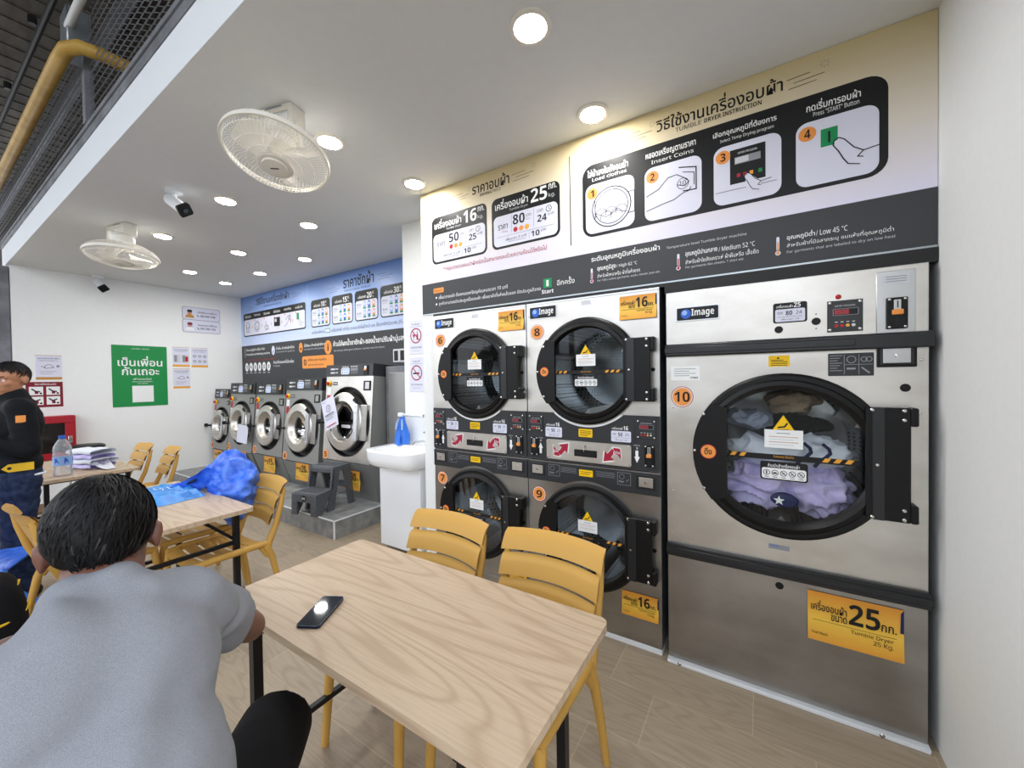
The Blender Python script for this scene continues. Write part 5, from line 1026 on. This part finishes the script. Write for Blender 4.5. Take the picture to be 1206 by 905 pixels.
g = MB(); g.tube([(-14, -1.64, 3.72), (-4.55, -1.64, 3.72), (-4.42, -1.63, 3.735), (-4.35, -1.58, 3.75), (-4.33, -1.48, 3.755), (-4.32, -.93, 3.76)], .042, 'pipe_yellow', 16)
tag(g.build('gas_pipe', None, 60), 'yellow pipe running along the mesh screen and bending through it', 'pipe')
g = MB(); g.tube([(-4.52, -1.60, 3.95), (-2.2, -1.60, 4.02)], .024, 'conduit', 12); tag(g.build('conduit', None), 'white conduit running from the clamp box along the mesh screen', 'pipe')
g = MB(); g.tube([(-20, -1.60, 4.78), (-3.5, -1.50, 4.70)], .022, 'cable_black', 8)
for k in range(7): g.tube([(-13+k*1.4, -1.56, 4.72), (-13+k*1.4, -1.56, 4.79)], .028, 'cable_black', 6)
tag(g.build('power_cable', None), 'black cable fixed under the dark roof', 'cable')
g = MB(); g.tube([(-8.36, -1.59, 3.0), (-8.37, -1.635, 2.9), (-8.37, -1.64, 2.0), (-8.37, -1.64, .3)], .022, 'conduit', 10); tag(g.build('conduit', None), 'white vertical conduit beside the grey corner post', 'pipe')
g = MB(); g.tube([(-8.46, -1.72, 3.1), (-8.45, -1.715, 2.7), (-8.43, -1.70, 2.42), (-8.44, -1.72, 2.3), (-8.52, -1.77, 2.25)], .02, 'conduit', 10); tag(g.build('conduit', None), 'white looped cable hanging next to the grey corner post', 'cable')

# ================================================================== THINGS ON THE TABLES
t = thing('smartphone', 'dark blue smartphone lying face up on the wood table', 'phone', (-1.888, -1.505, .7535), R(-62)); t.rotation_euler = (.0055, .0327, R(-62)); g = MB(); g.prism(rrect(-.082, .082, -.040, .040, .010), 0, .009, 'phone_body', 'xy'); g.build('phone_case', t, 30)
g = MB(); g.prism(rrect(-.079, .079, -.037, .037, .009), .0091, .0098, 'phone_glass', 'xy'); g.build('screen', t, 0)
g = MB()
def flat(u, v):
    x, y = -.30+.60*u, -.17+.34*v; e = min(u, 1-u, v, 1-v); k = min(1, e*9); x += .05*math.sin(v*5)*(u-.5)
    return (x, y, .002+k*(.016+.022*abs(noise.noise(Vector((x*9, y*9, 3))))+.02*abs(noise.noise(Vector((x*22, y*22, 7))))+(.035*u*u)))
g.grid(flat, 50, 34, 'tarp_light'); 
for q in range(3):
    y = -.05+.035*q; P = []
    for k in range(9): u = .25+.22*k/8+.03*q; p = flat(u, (y+.17)/.34); P.append((p[0], p[1], p[2]+.003))
    g.tube(P, .003, 'cloth_white', 4)
o = g.build('plastic_bag', None, 60); o.location = (-4.20, -1.25, .750); o.rotation_euler = (0, 0, R(-8)); tag(o, 'flat light blue plastic bag with white lines lying on the middle table', 'bag')
# big blue sack on the seat behind the middle table
t = thing('laundry_sack', 'big bulging bright blue plastic sack on a chair at the middle table', 'bag', (-3.98, -.930, .480)); g = MB()
def sack(u, v):
    a, p = PI*u, 2*PI*v; d = Vector((math.sin(a)*math.cos(p), math.sin(a)*math.sin(p), math.cos(a))); low = max(0, -d.z)
    q = Vector((d.x*(.285-.14*low), d.y*(.125-.03*low), d.z*(.26 if d.z < 0 else .275)))
    s_ = Vector((3.3, 1.2, 8)); k = .9-abs(noise.noise(q*5.5+s_))*3.2+.35-abs(noise.noise(Vector((q.x*9, q.y*9, q.z*16))+s_))*1.4+noise.noise(q*40)*.10
    q += d*.026*k; q.z = max(q.z, -.262); return (q.x, q.y, q.z+.265)
g.grid(sack, 60, 96, 'tarp'); g.build('sack_body', t, 60); g = MB()
def flap(u, v):
    w = v-.5; x = -.34*u+.12*w*(1-u*.3); y = -.08-.16*u+.20*w; z = .42-.13*math.sin(min(1, u*1.5)*PI/2)+.03*math.sin(7*v+u*4)+.02*noise.noise(Vector((u*5, v*5, 1))); return (x, y, z)
g.grid(flap, 24, 18, 'tarp'); g.build('sack_neck', t, 60)
g = MB(); g.tube([(-.10, -.19, .36), (-.18, -.21, .33), (-.28, -.22, .315), (-.30, -.15, .32), (-.20, -.12, .35)], .010, 'cable_black', 6); g.build('drawstring', t)
# towels and bottle on the far table
t = thing('folded_towel', 'folded lavender and white towels stacked on the far table', 'towel', (-6.02, -1.28, .754), R(20)); 
for k, (m, w, d) in enumerate((('lavender', .30, .20), ('cloth_white', .33, .22), ('lavender', .29, .19), ('cloth_white', .31, .20))):
    g = MB(); z = .045*k
    def fold(u, v, w=w, d=d, z=z, k=k):
        a = 2*PI*v; e = .45; return ((u-.5)*w+.01*math.sin(a*2+k), math.copysign(abs(math.cos(a))**e, math.cos(a))*d/2, z+.0225+math.copysign(abs(math.sin(a))**.7, math.sin(a))*.022+.004*math.sin(u*9+k))
    g.grid(fold, 14, 28, m); g.build('folded_layer', t, 70)
g = MB(); g.grid(lambda u, v: (.10+.20*u, -.06+.14*v*(1-.5*u), .004+.05*(1-u)**2*(1+.3*math.sin(v*9))), 20, 10, 'cloth_white'); g.build('loose_corner', t, 70)
t = thing('water_bottle', 'large clear water bottle with a blue cap and label on the far table', 'bottle', (-5.77, -1.50, .7505)); g = MB()
g.lathe([(0, .002), (.05, .002), (.058, .012), (.058, .06), (.054, .07), (.058, .08), (.058, .20), (.054, .21), (.058, .22), (.055, .25), (.04, .29), (.022, .32), (.019, .325), (.019, .335)], (0, 0, 0), 'clear_plastic', 32); g.build('bottle_body', t, 50)
g = MB(); g.lathe([(.0588, .095), (.0590, .10), (.0590, .165), (.0588, .17)], (0, 0, 0), 'sky', 32)
for k in range(6): a = k*1.05; g.grid(lambda u, v, a=a: (.0594*math.cos(a+.5*u), .0594*math.sin(a+.5*u), .108+.05*v*(1-.8*u)+.02*math.sin(u*3)), 8, 2, 'blue')
g.build('bottle_label', t, 60); g = MB(); g.lathe([(.022, .325), (.022, .352), (0, .354)], (0, 0, 0), 'blue', 20); g.build('cap', t)
# black backpack and blue sack at the left edge
t = thing('backpack', 'black backpack with yellow zip lines next to the seated man', 'bag', (-3.74, -2.075, .0)); t.scale = (1.0, 1.0, 1.18); g = MB()
def pack(u, v):
    a, p = PI*u, 2*PI*v; e = .7; cx_, sx_ = math.cos(p), math.sin(p); r = math.sin(a)**.55
    return (.17*math.copysign(abs(cx_)**e, cx_)*r, .14*math.copysign(abs(sx_)**e, sx_)*r+.01*noise.noise(Vector((u*6, v*9, 2))), .27+.27*math.copysign(abs(math.cos(a))**.8, math.cos(a)))
g.grid(pack, 30, 50, 'black_cloth'); g.build('pack_body', t, 70)
for z0 in (.40, .50):
    g = MB(); g.tube([(.174*math.sin(b_)*(1 if z0 < .45 else .80), .145*math.cos(b_)*(1 if z0 < .45 else .78), z0-.03*abs(math.sin(b_))) for b_ in [PI*.05+PI*.9*k/14 for k in range(15)]], .005, 'tagyellow', 6); g.build('zip', t)
g = MB(); g.tube([(-.03, 0, .53), (0, 0, .58), (.03, 0, .53)], .010, 'black_cloth', 8); g.build('strap', t)
t = thing('blue_chair', 'blue folding camp chair beside the standing man', 'chair', (-4.86, -2.12, 0)); g = MB()
g.grid(lambda u, v: (-.22+.44*u, -.10+.06*math.sin(PI*u)*-1-.25*v*.4, .42+.62*v), 12, 12, 'tarp'); g.build('backrest', t, 60); g = MB(); g.grid(lambda u, v: (-.24+.48*u, -.08+.40*v, .42-.03*math.sin(PI*u)*math.sin(PI*v)), 12, 12, 'tarp'); g.build('seat', t, 60)
for sx in (-1, 1):
    for P in ([(sx*.25, -.22, 1.06), (sx*.24, -.08, .40), (sx*.24, .30, 0)], [(sx*.25, .32, .42), (sx*.25, -.20, 0)]): g = MB(); g.tube(P, .014, 'cloth_blue', 8); g.build('leg', t)
for o in (t,): o.rotation_euler = (0, 0, R(-25))

# ================================================================== PEOPLE
def hand_bits(g, w, d, n, m, s=1):
    """palm and five bent fingers growing from wrist w along d; n is the back of the hand"""
    w = Vector(w); d = Vector(d).normalized(); n = Vector(n).normalized(); n = (n-d*n.dot(d)).normalized(); x = d.cross(n)
    for q in (-.026, -.009, .009, .026): g.capsule(w+x*q*.6*s, .015*s, w+d*.085*s+x*q*s, .0125*s, m, 10)
    for q, L in ((-.030, .062), (-.010, .074), (.010, .079), (.029, .070)):
        a = w+d*.088*s+x*q*s; b_ = a+(d*.6-n*.12)*L*.62*s+x*q*.12*s; c = b_+(d*.45-n*.55)*L*.62*s; g.capsule(a, .0100*s, b_, .0092*s, m, 10); g.capsule(b_, .0090*s, c, .0075*s, m, 10)
    a = w+d*.025*s+x*.026*s; b_ = a+(d*.6+x*.75-n*.2).normalized()*.042*s; c = b_+(d*.95+x*.1-n*.3).normalized()*.032*s; g.capsule(a, .0135*s, b_, .0115*s, m, 10); g.capsule(b_, .0108*s, c, .0085*s, m, 10)
def head_bits(g, c, fwd, up, m, s=1):
    """skull, jaw, nose, brow, lips, chin and ears; fwd = where the face looks"""
    c = Vector(c); f = Vector(fwd).normalized(); u = Vector(up).normalized(); u = (u-f*u.dot(f)).normalized(); x = f.cross(u); B = Matrix((x, f, u)).transposed()
    P = lambda a, b_, h: c+x*a*s+f*b_*s+u*h*s
    g.ball(P(0, -.012, .03), (.077*s, .096*s, .088*s), m, 24, B); g.ball(P(0, .020, -.035), (.062*s, .070*s, .080*s), m, 20, B); g.ball(P(0, .055, -.085), (.030*s, .026*s, .024*s), m, 14, B)
    g.capsule(P(0, .086, .012), .009*s, P(0, .104, -.026), .013*s, m, 10); g.ball(P(0, .096, -.032), (.019*s, .013*s, .010*s), m, 12, B)
    for q in (-1, 1):
        g.capsule(P(q*.012, .083, .022), .010*s, P(q*.045, .070, .020), .010*s, m, 8); g.ball(P(q*.04, .062, -.022), (.022*s, .020*s, .022*s), m, 12, B)
        g.ball(P(q*.079, -.014, -.012), (.009*s, .017*s, .028*s), m, 12, B); g.ball(P(q*.086, -.020, .000), (.006*s, .013*s, .020*s), m, 12, B)
    g.capsule(P(-.020, .080, -.058), .007*s, P(.020, .080, -.058), .007*s, m, 8); g.capsule(P(-.016, .079, -.067), .008*s, P(.016, .079, -.067), .008*s, m, 8)
    return P, B
def eyes(par, P, s, org, hairmat='hair'):
    for q in (-1, 1):
        g = MB(Matrix.Translation(-Vector(org))); g.ball(P(q*.031, .0705, .0), .0095*s, 'white', 14); g.ball(P(q*.031, .0765, .0), .0048*s, 'ink', 10); g.build('eye', par)
        g = MB(Matrix.Translation(-Vector(org))); g.capsule(P(q*.016, .0925, .024), .0035*s, P(q*.046, .078, .027), .003*s, hairmat, 8); g.build('eyebrow', par)
def hair_mesh(par, P, s, org, crown, low_back, low_front, n_str, side=-.005, seed=1, grey=.0, lift=1.0):
    """close cap plus combed locks that start at the crown; low_*: hairline height behind and in front"""
    rnd = random.Random(seed); g = MB(Matrix.Translation(-Vector(org)))
    def surf(az, el, k=1.0): # az from the back (0) round; el from the crown down
        st, ct_ = math.sin(el), math.cos(el); fx, bk = math.sin(az)*st, math.cos(az)*st
        return (fx*.078*k, -.014-bk*.1035*k, .032+ct_*.094*k)
    def el_max(az):
        f = (1-math.cos(az))/2; h = low_back+(low_front-low_back)*f; h += (side)*math.sin(az)**2; q = max(-.98, min(.98, (h-.032)/.094)); return math.acos(q)
    n = 48
    V = []; F = []
    for i in range(n):
        az = 2*PI*i/n
        for k in range(13): V.append(P(*surf(az, el_max(az)*k/12, 1.0)))
    for i in range(n):
        for k in range(12): a = i*13+k; b_ = ((i+1) % n)*13+k; F.append((a, b_, b_+1, a+1))
    g.add(V, F, 'hair')
    for q in range(n_str):
        az = rnd.uniform(0, 2*PI); e1 = el_max(az); a0 = rnd.uniform(0, .75)*e1; a1 = min(e1*1.03, a0+rnd.uniform(.35, .8)); ln = 6; wd = rnd.uniform(.0014, .0036); sw = rnd.uniform(-.35, .35); up = rnd.uniform(1.02, 1.06)*lift
        L = []; Rr = []
        for k in range(ln+1):
            u = k/ln; el = a0+(a1-a0)*u; aa = az+sw*u+crown*(1-u)*.4; kk = 1+(up-1)*math.sin(PI*min(1, u*.9+.1))+.004; w = wd*(1-.8*u)/max(.25, math.sin(max(el, .2)))*10
            L.append(P(*surf(aa-w, el, kk))); Rr.append(P(*surf(aa+w, el, kk-.006)))
        g.add(L+Rr, [(k, k+1, ln+1+k+1, ln+1+k) for k in range(ln)], 'hairgrey' if rnd.random() < grey else 'hair')
    return g.build('hair', par, 80)

# ---- seated man, back to the camera
og = (-1.52, -2.08, .0); t = thing('person', 'seated man in a grey T-shirt and black shorts, back turned, arm on the table', 'person', og)
g = MB(); m = 'skin'; HC = Vector((-1.775, -2.045, 1.222)); HF = Vector((-.93, .30, -.30)); HU = Vector((-.28, .06, .95))
P, B = head_bits(g, HC, HF, HU, m, 1.03)
g.capsule((-1.67, -2.075, 1.10), .072, (-1.755, -2.05, 1.17), .062, m); g.capsule((-1.64, -2.09, 1.04), .10, (-1.68, -2.07, 1.11), .07, m)
g.ball((-1.60, -2.095, .97), (.12, .17, .16), m, 20); g.ball((-1.53, -2.09, .78), (.13, .155, .20), m, 20); g.ball((-1.50, -2.08, .585), (.15, .175, .12), m, 20)
RS = Vector((-1.665, -1.950, 1.065)); RE = Vector((-1.925, -1.712, .806)); RW = Vector((-2.195, -1.665, .792)); LS = Vector((-1.715, -2.265, 1.045)); LE = Vector((-1.80, -2.345, .77)); LW = Vector((-1.93, -2.16, .645))
for S_, E_, W_ in ((RS, RE, RW), (LS, LE, LW)): g.capsule(S_, .056, E_, .043, m); g.capsule(E_, .043, W_, .029, m)
g.capsule((-1.64, -2.0, 1.065), .07, RS, .058, m); g.capsule((-1.68, -2.17, 1.055), .07, LS, .058, m)
hand_bits(g, RW+Vector((-.02, .004, -.004)), (-.97, .25, -.05), (0, 0, 1), m); hand_bits(g, LW, (-.6, .75, -.2), (-.3, 0, 1), m)
HR = Vector((-1.53, -1.99, .575)); KR = Vector((-1.815, -1.70, .53)); AR = Vector((-1.86, -1.75, .10)); HL = Vector((-1.56, -2.18, .575)); KL = Vector((-1.98, -2.22, .56)); AL = Vector((-1.97, -2.18, .10))
for H_, K_, A_, d in ((HR, KR, AR, (-.55, .75, 0)), (HL, KL, AL, (-1, -.1, 0))):
    g.capsule(H_, .085, K_, .062, m); g.capsule(K_, .058, K_.lerp(A_, .35), .058, m); g.capsule(K_.lerp(A_, .35), .058, A_, .038, m); d = Vector(d).normalized(); f0 = Vector((A_.x, A_.y, .045)); g.capsule(f0-d*.05, .036, f0+d*.15, .030, m); g.capsule(A_, .038, f0, .036, m)
bake(g, 'body', t, .0065, 4, og); eyes(t, P, 1.03, og)
hair_mesh(t, lambda a, b_, h: P(a, b_, h), 1, og, .6, -.066, .055, 2600, -.012, 3, .08, 1.015)
# T-shirt with soft folds
g = MB(); m = 'shirt'; g.ball((-1.620, -2.098, .985), (.152, .195, .185), m, 24); g.ball((-1.535, -2.10, .80), (.172, .185, .24), m, 24); g.ball((-1.50, -2.10, .62), (.188, .200, .15), m, 24)
g.capsule((-1.655, -2.075, 1.08), .098, (-1.70, -2.065, 1.122), .080, m, 20); g.capsule((-1.655, -2.02, 1.082), .092, RS+Vector((.0, -.005, .010)), .076, m, 18); g.capsule((-1.675, -2.16, 1.05), .086, LS, .073, m, 18)
SE = RS.lerp(RE, .60); g.tube([RS, RS.lerp(SE, .5), SE], [.072, .073, .076], m, 24); g.capsule(RS-Vector((0, .03, .06)), .08, RS.lerp(SE, .3), .070, m, 18); SL = LS.lerp(LE, .75); g.tube([LS, LS.lerp(SL, .5), SL], [.072, .073, .076], m, 24)
def folds(p):
    w = .011*math.sin(38*(p.y-.55*p.z)+6*noise.noise(p*4))*max(0, min(1, (p.z-.86)*6))*max(0, min(1, (-1.99-p.y)*9))
    w += .006*math.sin(40*(p.z+.5*p.y)+7*noise.noise(p*5))*max(0, min(1, (.80-p.z)*5)); w += .010*noise.noise(p*6)+.004*noise.noise(p*15)
    w += .004*math.sin(60*(p.x+p.z*.6)+5*noise.noise(p*7))*max(0, min(1, (p.y+1.97)*9)); return w
bake(g, 't_shirt', t, .009, 8, og, folds)
g = MB(); m = 'black_cloth'; g.ball((-1.50, -2.08, .585), (.175, .19, .125), m, 20); g.tube([HR+Vector((.04, -.05, 0)), HR.lerp(KR, .5), HR.lerp(KR, 1.06)], [.115, .108, .098], m, 24); g.capsule(HR, .11, HR.lerp(KR, .8), .095, m, 18); g.tube([HL, HL.lerp(KL, .5), HL.lerp(KL, .95)], [.11, .105, .095], m, 24)
bake(g, 'shorts', t, .010, 6, og, lambda p: .006*noise.noise(p*9))
for A_, d in ((AR, (-.55, .75, 0)), (AL, (-1, -.1, 0))):
    d = Vector(d).normalized(); f0 = Vector((A_.x, A_.y, .01))-Vector(og); g = MB(); g.capsule(f0-d*.06+Vector((0, 0, .006)), .045, f0+d*.155+Vector((0, 0, .004)), .045, 'rubber', 14)
    for i, v in enumerate(g.v): g.v[i] = Vector((v.x, v.y, max(.0, min(.022, v.z))))
    g.build('sandal', t)

# ---- standing man in black, looking away at the open front
og = (-5.20, -1.865, 0); t = thing('person', 'standing man in a black jacket and dark jeans holding a phone by the table', 'person', og); sx0, sy0 = og[0], og[1]
Q = lambda x, y, z: Vector((sx0+x, sy0+y, z))      # local: the man faces -y, his left side (+x) is towards the camera
g = MB(); m = 'skin_pale'; HC2 = Q(0, .040, 1.592); P2, B2 = head_bits(g, HC2, (.62, -.78, -.12), (0, 0, 1), m, 1.05)
g.capsule(Q(0, .055, 1.40), .066, Q(0, .04, 1.53), .058, m)
g.ball(Q(0, .06, 1.25), (.165, .105, .20), m, 20); g.ball(Q(0, .055, 1.08), (.15, .10, .17), m, 20); g.ball(Q(0, .055, .92), (.155, .11, .12), m, 20)
LS2, LE2, LW2 = Q(.195, .06, 1.385), Q(.235, .085, 1.10), Q(.165, -.16, 1.20); RS2, RE2, RW2 = Q(-.195, .06, 1.385), Q(-.24, .06, 1.09), Q(-.15, -.18, 1.16)
for S_, E_, W_ in ((LS2, LE2, LW2), (RS2, RE2, RW2)): g.capsule(S_, .056, E_, .044, m); g.capsule(E_, .044, W_, .030, m); g.capsule(Q(0, .06, 1.37), .07, S_, .056, m)
hand_bits(g, LW2, (-.35, -.9, .25), (.8, -.1, .5), m); hand_bits(g, RW2, (.3, -.9, .25), (-.5, 0, .8), m)
for q in (-1, 1): h_, k_, a_ = Q(q*.09, .06, .86), Q(q*.10, .045, .46), Q(q*.10, .07, .09); g.capsule(h_, .088, k_, .058, m); g.capsule(k_, .058, k_.lerp(a_, .3), .056, m); g.capsule(k_.lerp(a_, .3), .056, a_, .038, m); g.capsule(a_, .04, Q(q*.10, .09, .045), .04, m); g.capsule(Q(q*.10, .09, .045), .038, Q(q*.11, -.10, .035), .030, m)
bake(g, 'body', t, .0065, 4, og); eyes(t, P2, 1.05, og)
hair_mesh(t, lambda a, b_, h: P2(a*.96, b_*.92-.002, h*.97), 1, og, .4, -.082, .066, 1300, .004, 5, 0, 1.0)
g = MB(); m = 'jacket'; g.ball(Q(0, .062, 1.27), (.195, .130, .21), m, 24); g.ball(Q(0, .058, 1.10), (.182, .125, .19), m, 24); g.ball(Q(0, .058, .98), (.180, .130, .11), m, 24); g.capsule(Q(0, .06, 1.40), .095, Q(0, .05, 1.475), .075, m, 20)
for S_, E_, W_ in ((LS2, LE2, LW2), (RS2, RE2, RW2)): g.capsule(Q(0, .06, 1.365), .085, S_, .073, m, 18); g.capsule(S_, .073, E_, .062, m, 18); g.tube([E_+(E_-W_)*.1, E_.lerp(W_, .5), E_.lerp(W_, .88)], [.060, .054, .046], m, 20); g.ball(E_, .061, m, 14)
bake(g, 'jacket', t, .009, 6, og, lambda p: .007*noise.noise(p*8)+.004*noise.noise(p*22))
g = MB(); m = 'denim'; g.ball(Q(0, .058, .91), (.172, .125, .12), m, 20)
for q in (-1, 1): h_, k_, a_ = Q(q*.09, .06, .86), Q(q*.10, .045, .46), Q(q*.10, .07, .07); g.capsule(h_, .106, k_, .080, m, 18); g.tube([k_, k_.lerp(a_, .5), a_], [.080, .074, .072], m, 20); g.ball(k_, .08, m, 14)
bake(g, 'jeans', t, .010, 6, og, lambda p: .007*noise.noise(p*11)+.003*math.sin(60*p.z+5*noise.noise(p*8)))
g = MB(); g.tube([Vector((.174*math.cos(a), .06+.127*math.sin(a), .895+.004*math.sin(3*a))) for a in [2*PI*k/40 for k in range(40)]], .009, 'cloth_white', 8, False, True); g.build('shirt_hem', t)
g = MB(); g.prism([(.115, .945), (.115, 1.0), (.0, 1.0), (-.03, .972), (.0, .945)], .185, .191, 'tagyellow', 'yz'); g.lathe([(0, .192), (.010, .192), (.011, .19)], (0, .005, .972), 'ink', 12, 'x') ; o = g.build('hip_tag', t, 0); o['label'] = 'yellow tag at the hip'
g = MB(); g.box(.272, .278, .03, .075, 1.29, 1.34, 'orange', .002); g.build('sleeve_patch', t, 0)
g = MB(); g.box(.0, .10, -.085, -.078, 1.29, 1.33, 'white', .002); g.build('chest_badge', t, 0)
for q in (-1, 1):
    g = MB(); g.capsule((q*.10, .10, .05), .05, (q*.115, -.12, .04), .043, 'rubber', 14)
    for i, v in enumerate(g.v): g.v[i] = Vector((v.x, v.y, max(0, v.z)))
    g.build('shoe', t)
M = Matrix.Translation(Q(.07, -.29, 1.225)) @ Matrix.Rotation(R(55), 4, 'X'); g = MB(M); g.prism(rrect(-.075, .075, -.038, .038, .01), -.006, .006, 'phone_body', 'xz'); o = g.build('smartphone', None, 30); tag(o, 'dark phone held by the standing man in black', 'phone')

# ================================================================== THE STREET (seen only as reflections and light through the open front)
b = MB(); b.box(-60, 40, -70, -3.4, -.16, -.08, 'ground'); struct(b.build('ground', None, 0))
def utility(x, y, lab):
    t = thing('utility_pole', lab, 'pole', (x, y, -.08), 0, 'street poles'); g = MB(); g.lathe([(.16, 0), (.11, 9)], (0, 0, 0), 'pole_wood', 14); g.build('pole_shaft', t); g = MB(); g.box(-1.1, 1.1, -.06, .06, 8.1, 8.25, 'pole_wood'); g.build('crossarm', t); g = MB(); g.box(-.8, .8, -.06, .06, 6.9, 7.0, 'pole_wood'); g.build('crossarm', t)
utility(-9, -17, 'street pole mirrored in the glass of dryer eight'); utility(-4.5, -18, 'second street pole mirrored in the dryer glass beside the first')
for k, (z, dy) in enumerate(((8.2, .9), (8.2, -.9), (7.3, .6), (6.2, .3), (5.4, .3))):
    g = MB(); g.tube([(-50+5*i, -17.5+dy, z-.5*math.sin(PI*((i*5 % 20)/20))) for i in range(18)], .025, 'cable_black', 5); tag(g.build('power_line', None), 'black overhead line mirrored in the dryer glass above the street', 'cable', 'overhead lines')
for k, (x, y, w, h) in enumerate(((-24, -34, 12, 4.5), (-9, -36, 10, 6), (4, -33, 11, 4.2))):
    t = thing('house', ('low pale house', 'tall pale house', 'wide pale shed')[k]+' across the street, seen only in reflections', 'house', (x, y-6, -.08)); g = MB(); g.box(-w/2, w/2, -3, 3, 0, h*.7, 'house'); g.build('house_wall', t, 0); g = MB(); g.prism([(-3.4, h*.7), (3.4, h*.7), (0, h)], -w/2-.3, w/2+.3, 'roof_dark', 'yz'); g.build('roof', t, 0)
for k in range(6):  # unseen trees added to darken the lower half of the glass reflections
    crumple('tree', ('round', 'broad', 'tall', 'low', 'bushy', 'small')[k]+' dark tree across the street, seen only in reflections', (-30+k*9.5, -27-k % 3, 1.9+.4*(k % 2)), (3.2, 2.2, 2.1+.5*(k % 3)), 'foliage', 20+k, .5, 24, 'tree')
